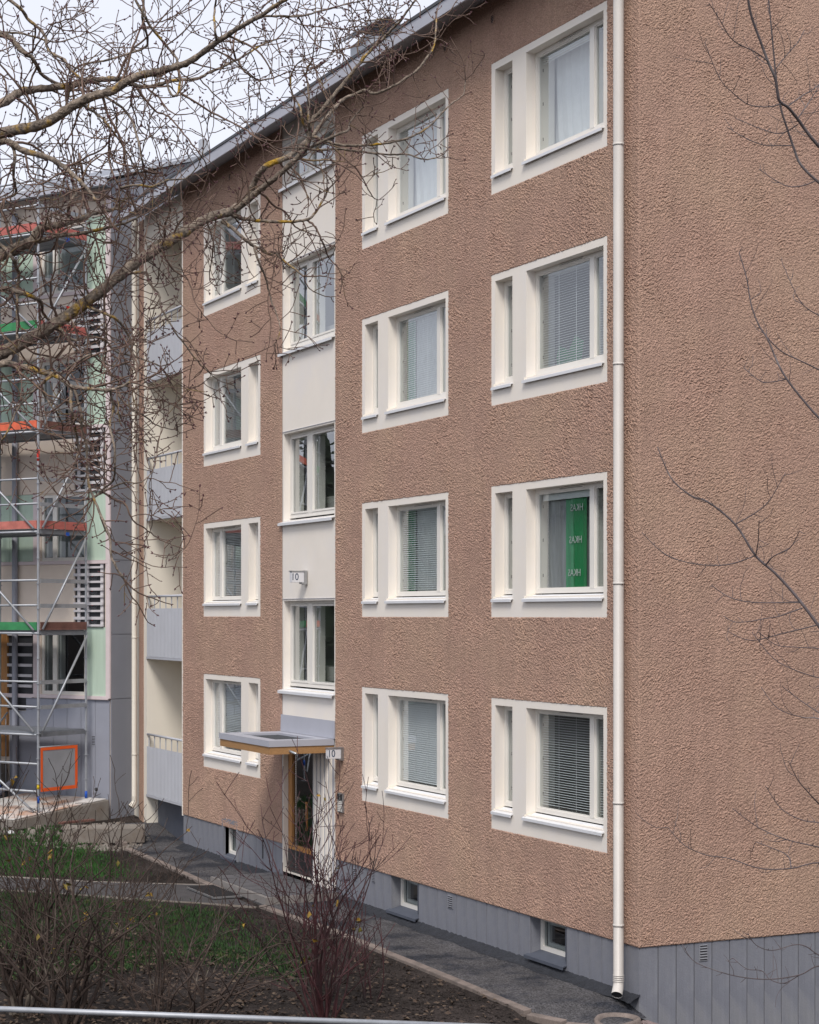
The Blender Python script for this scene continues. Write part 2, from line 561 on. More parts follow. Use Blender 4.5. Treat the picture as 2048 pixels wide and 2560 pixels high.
# ---------------------------------------------------------------- noise for the roughcast
_perm = nrng.permutation(512)
_ga = nrng.rand(512) * 2 * np.pi
_gx, _gy = np.cos(_ga), np.sin(_ga)


def perlin(x, y, seed=0):
    xi, yi = np.floor(x).astype(int), np.floor(y).astype(int)
    xf, yf = x - xi, y - yi
    ux, uy = xf * xf * xf * (xf * (xf * 6 - 15) + 10), yf * yf * yf * (yf * (yf * 6 - 15) + 10)

    def gr(ix, iy, dx, dy):
        h = _perm[(_perm[(ix + seed * 37) & 511] + iy) & 511]
        return _gx[h] * dx + _gy[h] * dy
    a = gr(xi, yi, xf, yf)
    b = gr(xi + 1, yi, xf - 1, yf)
    c = gr(xi, yi + 1, xf, yf - 1)
    d = gr(xi + 1, yi + 1, xf - 1, yf - 1)
    return (a + (b - a) * ux) * (1 - uy) + (c + (d - c) * ux) * uy


def roughcast(a, z):
    wx = perlin(a * 13, z * 13, 1) * 0.035
    wz = perlin(a * 13 + 40, z * 13 + 17, 2) * 0.035
    a2, z2 = a + wx, z + wz
    n1 = perlin(a2 * 33, z2 * 40, 3)
    n2 = perlin(a2 * 55, z2 * 60, 4)
    amp = np.clip(0.85 + 0.9 * perlin(a * 1.3, z * 1.7, 6) + 0.7 * perlin(a * 4.0, z * 5.0, 9), 0.25, 1.9)
    n3 = perlin(a2 * 62 + 9, z2 * 66 + 5, 7)
    t = np.clip(n1 * 2.2 + 0.5, 0, 1)
    h = 0.0062 * t * t * (3 - 2 * t) + 0.0085 * n2 + 0.004 * n3 + nrng.normal(0, 0.0019, a.shape)
    return np.clip(0.004 + h * amp, -0.001, 0.03)


def relief_wall(name, lines_a, lines_z, skip, T, m, parent, corner_a=None, seed=0.0, amp=1.0):
    """a fine wall grid displaced outwards by the roughcast; cells inside `skip` rectangles are left out"""
    A, Z = np.array(lines_a), np.array(lines_z)
    na, nz = len(A), len(Z)
    GA, GZ = np.meshgrid(A, Z, indexing='ij')
    h = roughcast(GA + seed, GZ) * amp
    ca, cz = (A[:-1] + A[1:]) / 2, (Z[:-1] + Z[1:]) / 2
    keep = np.ones((na - 1, nz - 1), bool)
    for s in skip:
        keep &= ~(((ca > s[0]) & (ca < s[1]))[:, None] & ((cz > s[2]) & (cz < s[3]))[None, :])
    # vertices on the border of the kept area sink behind the plane
    cnt = np.zeros((na, nz), int)
    cnt[:-1, :-1] += keep; cnt[1:, :-1] += keep; cnt[:-1, 1:] += keep; cnt[1:, 1:] += keep
    border = (cnt < 4)
    h[border] = -0.004
    if corner_a is not None:
        near = np.abs(GA - corner_a) < 1e-6
        h[near] = 0.0
    x, y, z = T(GA, -h, GZ)
    V = np.stack([np.broadcast_to(x, GA.shape), np.broadcast_to(y, GA.shape), np.broadcast_to(z, GA.shape)], -1).reshape(-1, 3).astype(np.float32)
    I, J = np.nonzero(keep)
    v0 = I * nz + J
    F = np.stack([v0, v0 + nz, v0 + nz + 1, v0 + 1], -1).astype(np.int32)
    used = np.zeros(na * nz, bool)
    used[F.ravel()] = True
    remap = np.cumsum(used) - 1
    V, F = V[used], remap[F].astype(np.int32)
    me = bpy.data.meshes.new(name)
    me.vertices.add(len(V))
    me.vertices.foreach_set('co', V.ravel())
    me.loops.add(F.size)
    me.loops.foreach_set('vertex_index', F.ravel())
    me.polygons.add(len(F))
    me.polygons.foreach_set('loop_start', np.arange(0, F.size, 4, dtype=np.int32))
    me.polygons.foreach_set('loop_total', np.full(len(F), 4, np.int32))
    me.polygons.foreach_set('use_smooth', np.zeros(len(F), bool))
    me.update(calc_edges=True)
    return link_mesh(name, me, m, parent)


def lines(breaks, step):
    out = []
    br = sorted(set(round(b, 4) for b in breaks))
    for a, b in zip(br[:-1], br[1:]):
        st = step((a + b) / 2) if callable(step) else step
        n = max(1, int(round((b - a) / st)))
        out += [a + (b - a) * i / n for i in range(n)]
    return out + [br[-1]]


# ================================================================ the brown apartment building
bld = empty('apartment_building', (0, 0, 0))
tag(bld, 'four storey brown roughcast apartment building with white framed windows and grey plinth', 'building')
TM = lambda s, o, z: (-s, o, z)                  # along the facade, depth, height
TG = lambda y, o, z: (-o, y, z)                  # along the gable

WALL_TOP = 12.70
PL = 0.64                                        # plinth height
END = 16.25
FH = 2.795
BANDS = []
for fl in range(4):
    z0 = 1.66 + FH * fl
    for key, s0, mir in (('A', 0.705, False), ('B', 4.893, False), ('C', 12.115, True)):
        BANDS.append((key, fl, s0, s0 + 2.905, z0, z0 + 1.715, mir))
STAIR = (8.845, 11.097)
skip = [(b[2], b[3], b[4], b[5]) for b in BANDS] + [(STAIR[0], STAIR[1], PL, WALL_TOP)]
sb = [0.0, END] + [v for k in skip for v in k[:2]]
zb = [PL, WALL_TOP] + [v for k in skip for v in k[2:]]
la = lines(sb, lambda s: 0.0135 + 0.0012 * s)
lz = lines(zb, 0.0135)
relief_wall('facade_wall', la, lz, skip, TM, M['stucco'], bld, corner_a=0.0)
lg = lines([0.0, 3.3], 0.0125)
relief_wall('gable_wall', lg, lines([PL, WALL_TOP + 1.2], 0.0125), [], TG, M['stucco'], bld, corner_a=0.0, seed=61.0, amp=0.8)
g2 = MB(TG)
g2.quad((3.3, 0.003, PL), (11, 0.003, PL), (11, 0.003, WALL_TOP), (3.3, 0.003, WALL_TOP))
g2.add([(3.3, 0.003, WALL_TOP), (11, 0.003, WALL_TOP), (5.5, 0.003, 14.8), (3.3, 0.003, 13.9)], [(0, 1, 2, 3)])
g2.build('gable_wall', M['stucco'], bld)
# rest of the shell and the rooms behind the windows
sh = MB(TM)
sh.box(0.03, 19.3, 10.9, 11.0, 0, WALL_TOP)
sh.box(END - 0.2, END, 0.02, 1.5, 0.0, WALL_TOP)
sh.build('rear_wall', M['cream_render'], bld)
inn = MB(TM)
for k in range(1, 5):
    inn.box(0.05, END - 0.25, 0.42, 10.8, 0.85 + FH * k - 0.25, 0.85 + FH * k - 0.02)
inn.box(0.05, END - 0.25, 3.6, 3.7, 0.0, WALL_TOP)
for s in (4.2, 8.5, 11.5):
    inn.box(s, s + 0.12, 0.42, 3.6, 0.0, WALL_TOP)
inn.build('interior_walls', M['interior'], bld)

# ---- roof and eave
ro = MB(TM)
ro.prism([(-0.5, 12.66), (-0.5, 12.70), (5.5, 15.02), (11.5, 12.70), (11.5, 12.60), (5.5, 14.90)], -0.35, 18.75)
roof = ro.build('roof', M['roof_dark'], bld)
MB(TM).box(-0.35, 18.75, -0.515, -0.49, 12.48, 12.655).build('fascia', M['fascia_grey'], roof)
MB(TM).prism([(-0.49, 12.485), (0.05, 12.675), (0.05, 12.69), (-0.49, 12.50)], -0.33, 18.72).build('soffit', M['soffit'], roof)
MB(TM).prism([(-0.53, 12.655), (-0.53, 12.70), (-0.45, 12.735), (-0.45, 12.70)], -0.36, 18.76).build('drip_edge', M['roof_dark'], roof)
for s in (3.562, 4.955, 6.86, 13.6, 15.3):
    vm = MB(TM)
    n = 16
    ring = []
    pts, fc = [], []
    for i in range(n):
        a = 2 * math.pi * i / n
        for r, o in ((0.062, 0.0), (0.062, -0.022), (0.048, -0.022), (0.048, 0.01)):
            pts.append((s + r * math.cos(a), o, 12.35 + 1.15 * r * math.sin(a)))
    for i in range(n):
        j = (i + 1) % n
        for q in range(3):
            fc.append((i * 4 + q, j * 4 + q, j * 4 + q + 1, i * 4 + q + 1))
    fc.append(tuple(i * 4 + 3 for i in range(n)))
    vm.add(pts, fc)
    v = vm.build('eave_vent', M['stucco'], bld, smooth=False)
    sl = MB(TM)
    for q in range(-2, 3):
        sl.box(s - 0.045, s + 0.045, -0.018, -0.012, 12.35 + q * 0.021 - 0.006, 12.35 + q * 0.021 + 0.003)
    sl.build('grille', M['gasket'], v)
# chimneys on the roof


def chimney(s, o, w, d, z0, z1, cap):
    c = MB(TM).box(s, s + w, o, o + d, z0, z1).build('chimney', M['roof_metal'], roof)
    if cap:
        MB(TM).prism([(o - 0.16, z1 + 0.10), (o + d / 2, z1 + 0.34), (o + d + 0.16, z1 + 0.10), (o + d + 0.16, z1 + 0.06), (o + d / 2, z1 + 0.30), (o - 0.16, z1 + 0.06)],
                     s - 0.14, s + w + 0.14).build('cap', M['roof_metal'], c)
    return c


chimney(10.45, 1.3, 0.75, 0.6, 13.2, 14.22, True)
chimney(18.05, 1.0, 0.15, 0.15, 13.1, 14.15, False)


# ---- windows
def blind_mesh(s0, s1, z0, z1, o, tilt, pitch=0.031, width=0.031, cords=2):
    m_ = MB(TM)
    n = int((z1 - z0) / pitch)
    c, sn = math.cos(tilt) * width / 2, math.sin(tilt) * width / 2
    for i in range(n):
        z = z1 - 0.02 - i * pitch + rng.uniform(-0.0008, 0.0008)
        t = 0.0006
        m_.prism([(o - c, z - sn), (o, z + 0.0022), (o + c, z + sn), (o + c, z + sn + t), (o, z + 0.0022 + t), (o - c, z - sn + t)], s0, s1)
    for q in range(cords):
        sp = s0 + (s1 - s0) * (q + 1) / (cords + 1)
        m_.box(sp - 0.003, sp + 0.003, o - c - 0.004, o - c - 0.002, z0, z1)
    m_.box(s0, s1, o - 0.014, o + 0.014, z1 - 0.018, z1)
    return m_


def curtain_mesh(s0, s1, z0, z1, o, amp=0.02, nf=7, seed=0):
    rr = random.Random(seed)
    ph = [rr.uniform(0, 6.28) for _ in range(3)]
    na, nz = 60, 14
    m_ = MB(TM)
    pts = []
    for i in range(na + 1):
        for j in range(nz + 1):
            u_, v_ = i / na, j / nz
            w = u_ + 0.04 * math.sin(3 * v_ + ph[0]) * (1 - v_)
            d = amp * (math.sin(2 * math.pi * nf * w + ph[1]) + 0.6 * math.sin(2 * math.pi * nf * 1.7 * w + ph[2]))
            pts.append((s0 + (s1 - s0) * u_, o + d, z0 + (z1 - z0) * v_))
    fc = []
    for i in range(na):
        for j in range(nz):
            a = i * (nz + 1) + j
            fc.append((a, a + nz + 1, a + nz + 2, a + 1))
    m_.add(pts, fc)
    return m_


def frame_bars(m_, s0, s1, z0, z1, o0, o1, w, bot=None, mull=None):
    bot = bot or w
    m_.box(s0, s0 + w, o0, o1, z0, z1)
    m_.box(s1 - w, s1, o0, o1, z0, z1)
    m_.box(s0 + w, s1 - w, o0 + 0.001, o1, z1 - w, z1)
    m_.box(s0 + w, s1 - w, o0 + 0.001, o1, z0, z0 + bot)
    if mull:
        for a, b in mull:
            m_.box(a, b, o0 - 0.004, o1, z0 + bot, z1 - w)


def sill(name, s0, s1, zb, parent, m, reach=0.045, back=0.135, rise=0.055, lip=0.036):
    """sloping sheet metal sill with folded lip"""
    zf = zb - 0.035
    p = MB(TM).prism([(back, zb + 0.02), (-reach, zf), (-reach, zf - lip), (-reach + 0.012, zf - lip), (-reach + 0.012, zf - 0.012), (back, zb + 0.008)], s0, s1)
    return p.build(name, m, parent)


def reveal_window(key, fl, s0, s1, z0, z1, mir):
    def X(a, b):      # local distance from the slotless side -> s range
        return (s0 + a, s0 + b) if not mir else (s1 - b, s1 - a)
    main, slot = X(0.08, 1.97), X(2.335, 2.81)
    zo, zt = z0 + 0.262, z0 + 1.628
    RV = 0.135
    w = MB(TM).plate(s0 - 0.02, s1 + 0.02, z0 - 0.02, z1 + 0.02, [(main[0], main[1], zo, zt), (slot[0], slot[1], zo, zt)], 0.0, RV + 0.1)
    win = w.build('window', M['white_render'], bld)
    zf0 = z0 + 0.297
    # main frame
    fr = MB(TM)
    mu = X(0.51, 0.615)
    frame_bars(fr, main[0], main[1], zf0, zt, RV, RV + 0.07, 0.052, 0.055, [mu])
    fr.build('frame', M['frame_white'], win)
    sl = MB(TM)
    frame_bars(sl, slot[0], slot[1], zf0, zt, RV, RV + 0.07, 0.05, 0.055)
    sl.build('frame', M['frame_white'], win)
    # sash edges
    panes = [X(0.08 + 0.052, 0.51), X(0.615, 1.97 - 0.052), (slot[0] + 0.05, slot[1] - 0.05)]
    for a, b in panes:
        sa = MB(TM)
        frame_bars(sa, a, b, zf0 + 0.055, zt - 0.052, RV + 0.012, RV + 0.045, 0.016)
        sa.build('sash', M['frame_white'], win)
        gq = MB(TM).quad((a + 0.014, RV + 0.03, zf0 + 0.069), (b - 0.014, RV + 0.03, zf0 + 0.069), (b - 0.014, RV + 0.03, zt - 0.066), (a + 0.014, RV + 0.03, zt - 0.066))
        gq.build('pane', M['glass'], win)
    # lining of the opening behind the glass
    ln = MB(TM)
    for a, b in (main, slot):
        ln.plate(a - 0.0, b + 0.0, zf0, zt, [(a + 0.045, b - 0.045, zf0 + 0.05, zt - 0.045)], RV + 0.072, RV + 0.26)
    for a, b in [mu]:
        ln.box(a + 0.012, b - 0.012, RV + 0.072, RV + 0.24, zf0 + 0.05, zt - 0.046)
    ln.build('lining', M['frame_white'], win)
    # little hinge marks on the inner frame
    hm = MB(TM)
    for a, b in panes[1:]:
        for q in (0.12, 0.5, 0.86):
            z = zf0 + 0.07 + (zt - zf0 - 0.14) * q
            e = b - 0.0
            hm.box(e - 0.003, e + 0.001, RV + 0.082, RV + 0.09, z, z + 0.04)
    hm.build('hinge', M['gasket'], win)
    # trickle vent
    tv = X(0.75, 1.35)
    MB(TM).box(tv[0], tv[1], RV - 0.012, RV + 0.002, zt - 0.036, zt - 0.016).build('trickle_vent', M['frame_white'], win)
    MB(TM).box(tv[0] + 0.02, tv[1] - 0.02, RV - 0.014, RV - 0.011, zt - 0.03, zt - 0.024).build('vent_slot', M['gasket'], win)
    sill('sill', main[0] - 0.02, main[1] + 0.045, zo, win, M['sill_metal'])
    sill('sill', slot[0] - 0.015, slot[1] + 0.045, zo, win, M['sill_metal'])
    # upstands at the sill ends
    up = MB(TM)
    for a, b in (main, slot):
        up.add([(b - 0.002, -0.03, zo - 0.025), (b - 0.002, RV, zo + 0.02), (b - 0.002, RV, zo + 0.05), (b - 0.002, -0.03, zo + 0.0),
                (b + 0.001, -0.03, zo - 0.025), (b + 0.001, RV, zo + 0.02), (b + 0.001, RV, zo + 0.05), (b + 0.001, -0.03, zo + 0.0)], BOXF)
    up.build('sill_end', M['cream_render'], win)['kind'] = 'stuff'
    # what shows behind the glass
    zb0, zb1 = zf0 + 0.07, zt - 0.06
    OB = RV + 0.085
    tilt = {('A', 2): 0.38, ('A', 0): 0.12, ('B', 2): 0.40, ('B', 1): 0.5, ('B', 0): 0.85, ('C', 3): 0.5, ('C', 2): 0.5, ('C', 1): 0.5, ('C', 0): 0.6}
    big, small, slim = panes[1], panes[0], panes[2]
    if (key, fl) in tilt:
        for a, b in panes:
            bl = blind_mesh(a + 0.012, b - 0.012, zb0 + 0.01, zb1, OB, tilt[(key, fl)], cords=2 if b - a > 0.8 else 0)
            bo = bl.build('blind', M['blind'], win, recalc=False)
            bo['kind'] = 'stuff'
    if key in 'AB' and fl == 3:
        for (a, b), sd in ((big, 1), (small, 2), (slim, 3)):
            bl = blind_mesh(a + 0.012, b - 0.012, zb1 - 0.10, zb1, OB, 0.2, cords=0)
            bo = bl.build('blind', M['blind'], win, recalc=False)
            bo['kind'] = 'stuff'
        for (a, b), sd in ((big, 4), (small, 5), (slim, 6)):
            curtain_mesh(a - 0.06, b + (0.22 if sd == 4 else 0.05), zf0 - 0.1, zt + 0.1, RV + 0.29, 0.012, 8, sd).build('curtain', M['curtain'], win, smooth=True, recalc=False)
    if (key, fl) == ('A', 1):
        curtain_mesh(big[0] - 0.02, big[1] - 0.01, zf0, zt, RV + 0.135, 0.010, 5, 9).build('plastic_film', M['film'], win, smooth=True, recalc=False)
        st = curtain_mesh(big[0] + 0.25, big[0] + 0.58, zf0, zt, RV + 0.112, 0.006, 1.3, 21).build('film_stripe', M['film_green'], win, smooth=True, recalc=False)
        curtain_mesh(big[0] + 0.58, big[0] + 0.76, zf0, zt, RV + 0.114, 0.006, 1.5, 22).build('film_stripe', M['film_green_pale'], win, smooth=True, recalc=False)
        curtain_mesh(small[0], small[1] - 0.05, zf0, zt, RV + 0.30, 0.02, 3, 23).build('plastic_film', M['film'], win, smooth=True, recalc=False)
        for q, dz in enumerate((1.06, 0.66, 0.25)):
            place_text('film_print', 'HKAS', 0.125, (-(big[0] + 0.48 + 0.03 * q), RV + 0.098, zf0 + dz), (1, 0, 0), (0, 0, 1), M['print_pale'], win, mirror=True)
        MB(TM).box(big[0] + 0.01, big[1] - 0.01, RV + 0.075, RV + 0.09, zt - 0.15, zt - 0.065).build('blind', M['blind'], win)
    if key == 'B' and fl in (1, 2):
        curtain_mesh(big[1] - 0.34, big[1] - 0.05, zf0, zt, RV + 0.122, 0.005, 2, 30 + fl).build('film_stripe', M['film_green'], win, smooth=True, recalc=False)
        curtain_mesh(big[0], big[1] - 0.34, zf0, zt, RV + 0.15, 0.012, 5, 33 + fl).build('plastic_film', M['curtain'], win, smooth=True, recalc=False)
        curtain_mesh(big[1] - 0.05, big[1] - 0.005, zf0, zt, RV + 0.15, 0.006, 2, 36 + fl).build('plastic_film', M['curtain'], win, smooth=True, recalc=False)
        curtain_mesh(small[0], small[1], zf0, zt, RV + 0.30, 0.01, 2, 39 + fl).build('plastic_film', M['film'], win, smooth=True, recalc=False)
    if key == 'B' and fl == 0:
        curtain_mesh(s0, s1, zf0, zt, RV + 0.36, 0.02, 9, 50).build('curtain', M['curtain'], win, smooth=True, recalc=False)
    if (key, fl) == ('A', 2):
        gp = MB(TM)      # green bag standing behind the blind
        gp.add([(big[1] - 0.12, RV + 0.24, zf0 + 0.05), (big[0] + 0.62, RV + 0.24, zf0 + 0.05), (big[0] + 0.58, RV + 0.26, zf0 + 0.36), (big[0] + 0.78, RV + 0.25, zf0 + 0.46),
                (big[1] - 0.34, RV + 0.27, zf0 + 0.30), (big[1] - 0.10, RV + 0.26, zf0 + 0.38), (big[1] - 0.05, RV + 0.25, zf0 + 0.22)], [(0, 1, 2, 3, 4, 5, 6)])
        gp.build('green_bag', M['film_green'], win)
    return win


for b in BANDS:
    reveal_window(*b)

# ---- white stairwell strip
SO = 0.012
stair_rows = [(3.245, 4.712), (6.05, 7.507), (8.89, 10.32), (11.645, 12.30)]
holes = [(STAIR[0] + 0.055, STAIR[1] - 0.045, a, b) for a, b in stair_rows]
st = MB(TM).plate(STAIR[0] - 0.02, STAIR[1] + 0.02, 2.45, WALL_TOP, holes, SO, 0.24)
stair = st.build('stairwell_strip', M['white_render'], bld)
for a, b in stair_rows:
    s0, s1 = holes[0][0], holes[0][1]
    RV = 0.125
    w = MB(TM)
    zf = a + 0.045
    mu = (10.09, 10.24)
    frame_bars(w, s0, s1, zf, b, RV, RV + 0.07, 0.05, 0.06, [mu])
    win = w.build('stair_window', M['frame_white'], bld)
    for p0, p1 in ((s0 + 0.05, mu[0]), (mu[1], s1 - 0.05)):
        sa = MB(TM)
        frame_bars(sa, p0 + 0.006, p1 - 0.006, zf + 0.066, b - 0.056, RV - 0.008, RV + 0.04, 0.032)
        sa.build('sash', M['frame_white'], win)
        MB(TM).quad((p0 + 0.03, RV + 0.03, zf + 0.09), (p1 - 0.03, RV + 0.03, zf + 0.09), (p1 - 0.03, RV + 0.03, b - 0.08), (p0 + 0.03, RV + 0.03, b - 0.08)).build('pane', M['glass'], win)
        cur = MB(TM).plate(p0, p1, zf, b, [(p0 + 0.04, p1 - 0.04, zf + 0.1, b - 0.09)], RV + 0.072, RV + 0.22)
        cur.build('lining', M['frame_white'], win)
    sill('sill', s0 - 0.03, s1 + 0.10, a, win, M['sill_metal'], reach=0.06, lip=0.045)
    MB(TM).box(STAIR[0] + 0.006, STAIR[1] - 0.006, SO - 0.012, SO - 0.002, b + 0.03, b + 0.036).build('flashing', M['fascia_grey'], win)

# ---- entrance
ent = MB(TM).plate(STAIR[0], STAIR[1], 0.18, 2.46, [(9.78, STAIR[1] - 0.03, 0.18, 2.36)], 0.01, 0.2)
ent.build('entrance_wall', M['white_render'], bld)
w0, w1 = 8.90, 9.70
fpan = MB(TM).box(w0, w1, -0.022, 0.008, 0.14, 2.33).build('slatted_panel', M['fascia_grey'], bld)  # grey backing: shade between the white slats put into its colour
nfl = 5
for i in range(nfl):
    a = w0 + (w1 - w0) * i / nfl
    MB(TM).box(a + 0.004, a + 0.092, -0.042, -0.0221, 0.145, 2.325).build('slat', M['white_render'], fpan, bevel=0.004)
dr = MB(TM)
d0, d1 = 9.80, STAIR[1] - 0.035
dr.box(d0, d0 + 0.17, 0.10, 0.16, 0.56, 2.35)
dr.box(d1 - 0.16, d1, 0.10, 0.16, 0.56, 2.35)
dr.box(d0 + 0.17, d1 - 0.16, 0.101, 0.16, 2.23, 2.35)
dr.box(d0 + 0.17, d1 - 0.16, 0.101, 0.16, 0.56, 0.64)
door = dr.build('door', M['wood'], bld)
MB(TM).quad((d0 + 0.17, 0.135, 0.64), (d1 - 0.16, 0.135, 0.64), (d1 - 0.16, 0.135, 2.23), (d0 + 0.17, 0.135, 2.23)).build('pane', M['glass_dark'], door)
MB(TM).box(d0, d1, 0.095, 0.16, 0.185, 0.559).build('kick_plate', M['black_metal'], door)
hd = MB(TM)
hd.tube([(d0 + 0.33, 0.05, 0.95), (d0 + 0.33, 0.05, 1.42)], 0.022, 10)
hd.build('handle', M['wood'], door, smooth=True)
hb = MB(TM)
hb.tube([(d0 + 0.33, 0.05, 1.42), (d0 + 0.33, 0.05, 1.50), (d0 + 0.1, 0.06, 1.50), (d0 + 0.1, 0.10, 1.50)], 0.011, 8)
hb.tube([(d0 + 0.33, 0.05, 0.95), (d0 + 0.33, 0.13, 0.95)], 0.011, 8)
hb.build('handle_bracket', M['black_metal'], door, smooth=True)
MB(TM).box(d0 + 0.07, d0 + 0.11, 0.092, 0.1, 1.05, 1.3).build('lock_plate', M['black_metal'], door)
MB(TM).box(d0 - 0.3, d1 + 0.4, 0.9, 0.96, 0.2, 2.4).build('hall_wall', M['interior'], bld)
# canopy
cs0, cs1, cd = 8.87, 11.15, -1.1
cn = MB(TM)
cn.box(cs0 + 0.015, cs1 - 0.015, cd + 0.015, -0.003, 2.31, 2.44)
can = cn.build('canopy', M['wood_trim'], bld)
cm = MB(TM)
cm.plate(cs0, cs1, cd, 0.0, [(cs0 + 0.28, cs1 - 0.42, cd + 0.22, -0.2)], 2.525, 2.49, T=lambda a, o, z: TM(a, z, o))
cm.box(cs0, cs1, cd, cd + 0.01, 2.43, 2.524)
cm.box(cs0, cs0 + 0.01, cd + 0.01, -0.003, 2.43, 2.524)
cm.box(cs1 - 0.01, cs1, cd + 0.01, -0.003, 2.43, 2.524)
cm.build('metal_edging', M['fascia_grey'], can)
MB(TM).box(cs0 + 0.28, cs1 - 0.42, cd + 0.22, -0.2, 2.47, 2.492).build('felt_top', M['felt'], can)
MB(TM).prism([(0.0, 2.53), (-0.02, 2.53), (-0.012, 2.81), (0.0, 2.81)], STAIR[0], STAIR[1] + 0.02).build('wall_flashing', M['fascia_grey'], can)
MB(TM).tube([(9.35, cd + 0.35, 2.40), (8.62, cd + 0.35, 2.33)], 0.02, 10).build('spout', M['steel'], can, smooth=True)
ch = MB(TM)
for i in range(60):
    z = 2.31 - i * 0.03
    ch.box(8.64 - 0.005, 8.64 + 0.005, cd + 0.345, cd + 0.355, z - 0.022, z)
ch.build('rain_chain', M['steel'], can)


# flag lamps carrying the house number
def number_lamp(s, z0, z1, out):
    lp = MB(TM)
    lp.box(s - 0.05, s + 0.05, -out, -0.05, z0 + 0.012, z1 - 0.012)
    l = lp.build('house_number_lamp', M['lamp_white'], bld, bevel=0.006)
    br = MB(TM)
    br.box(s - 0.062, s + 0.062, -0.05, 0.0, z0 - 0.02, z1 + 0.01)
    br.box(s - 0.06, s + 0.06, -out - 0.01, -0.05, z1 - 0.011, z1 + 0.006)
    br.box(s - 0.06, s + 0.06, -out * 0.35, -0.05, z0 - 0.012, z0 + 0.011)
    br.build('bracket', M['steel'], l)
    place_text('number', '10', 0.16, (-s + 0.0515, -out * 0.80, (z0 + z1) / 2), (0, 1, 0), (0, 0, 1), M['number_blue'], l, squeeze=0.85)
    return l


number_lamp(10.05, 4.995, 5.19, 0.265)
number_lamp(8.55, 2.232, 2.41, 0.265)
ic = MB(TM).box(8.46, 8.66, -0.045, -0.004, 1.40, 1.70).build('intercom', M['steel'], bld, bevel=0.006)
MB(TM).box(8.585, 8.645, -0.048, -0.044, 1.60, 1.685).build('display', M['black_metal'], ic)
MB(TM).box(8.475, 8.535, -0.048, -0.044, 1.60, 1.685).build('speaker_grille', M['black_metal'], ic)
for i in range(6):
    for j in range(3):
        MB(TM).box(8.485 + j * 0.055, 8.525 + j * 0.055, -0.049, -0.044, 1.42 + i * 0.028, 1.438 + i * 0.028).build('button', M['frame_white'], ic)

# ---- plinth: backing wall, boards with recessed joints, cellar windows, vents
cellar = [(1.68, 2.60, 0.165, 0.645), (5.865, 6.79, 0.15, 0.645), (13.29, 13.95, 0.12, 0.72)]
pb = MB(TM).plate(0.02, STAIR[0], -0.4, PL + 0.06, [(c[0], c[1], c[2], min(c[3], PL + 0.005)) for c in cellar[:2]], 0.036, 0.2)
pb.plate(STAIR[1], END, -0.4, PL + 0.06, [(cellar[2][0], cellar[2][1], cellar[2][2], PL + 0.059)], 0.036, 0.2)
pb.quad((0.036, 0.036, -1.2), (0.036, 11, -1.2), (0.036, 11, PL + 0.02), (0.036, 0.036, PL + 0.02), T=TG) if False else pb.add([(-0.036, 0.036, -1.2), (-0.036, 11, -1.2), (-0.036, 11, PL + 0.02), (-0.036, 0.036, PL + 0.02)], [(0, 1, 2, 3)], T=lambda x, y, z: (x, y, z))
plinth = pb.build('plinth', M['plinth_grey'], bld)
board_cache = {}


def board(a, w, z0, z1, T, nm='plinth_board', gap=0.011, m='plinth_grey'):
    key = (round(w, 3), round(z0, 3), round(z1, 3), id(T), m)
    if key not in board_cache:
        board_cache[key] = MB().box(gap / 2, w - gap / 2, 0.0, 0.02, z0, z1, T).mesh(nm, bevel=0.003)
        board_cache[key].materials.append(M[m])
    o = bpy.data.objects.new(nm, board_cache[key])
    col.objects.link(o)
    o.location = T(a, 0.014 + rng.uniform(-0.0015, 0.0015), 0)
    o.parent = bld
    return o


def boards(s0, s1, pitch, z0, z1, T, avoid=()):
    n = max(1, int(round((s1 - s0) / pitch)))
    w = (s1 - s0) / n
    for i in range(n):
        a = s0 + i * w
        board(a, w, z0, z1, T)


segs = [(0.014, 1.68), (2.60, 5.865), (6.79, STAIR[0]), (STAIR[1], 13.29), (13.95, END)]
for a, b in segs:
    boards(a, b, 0.3, -0.3, PL, TM)
for c in cellar:
    n = int(round((c[1] - c[0]) / 0.3)) or 1
    w = (c[1] - c[0]) / n
    for i in range(n):
        board(c[0] + i * w, w, -0.3, c[2] - 0.03, TM)
boards(0.02, 10.0, 0.2465, -1.1, PL, TG)
for k, c in enumerate(cellar):
    RV = 0.17 if k < 2 else 0.1
    w = MB(TM)
    zt = c[3] - 0.01
    frame_bars(w, c[0] + 0.0, c[1] - 0.0, c[2] + 0.03, zt, RV, RV + 0.06, 0.055, 0.06)
    win = w.build('cellar_window', M['frame_white'], bld)
    MB(TM).quad((c[0] + 0.05, RV + 0.03, c[2] + 0.08), (c[1] - 0.05, RV + 0.03, c[2] + 0.08), (c[1] - 0.05, RV + 0.03, zt - 0.05), (c[0] + 0.05, RV + 0.03, zt - 0.05)).build('pane', M['glass_dark'], win)
    i2 = MB(TM)
    frame_bars(i2, c[0] + 0.06, c[1] - 0.06, c[2] + 0.09, zt - 0.055, RV + 0.07, RV + 0.11, 0.05)
    i2.build('inner_sash', M['frame_white'], win)
    MB(TM).box(c[0] - 0.2, c[1] + 0.2, 0.7, 0.72, 0.0, 0.9).build('room_wall', M['interior_dark'], win)
    sill('sill', c[0] - 0.01, c[1] + 0.05, c[2] + 0.015, win, M['plinth_dark'], reach=0.05, back=RV, lip=0.04)
    rv = MB(TM)
    rv.box(c[0] - 0.0, c[0] + 0.004, 0.0, RV, c[2] + 0.04, zt)
    rv.build('reveal', M['plinth_dark'], win)
# band around the third cellar window
sr = MB(TM).plate(13.20, 14.04, 0.05, 0.80, [(13.29, 13.95, 0.12, 0.72)], -0.006, 0.1, rim=True)
sr.build('window_surround', M['plinth_grey'], bld)


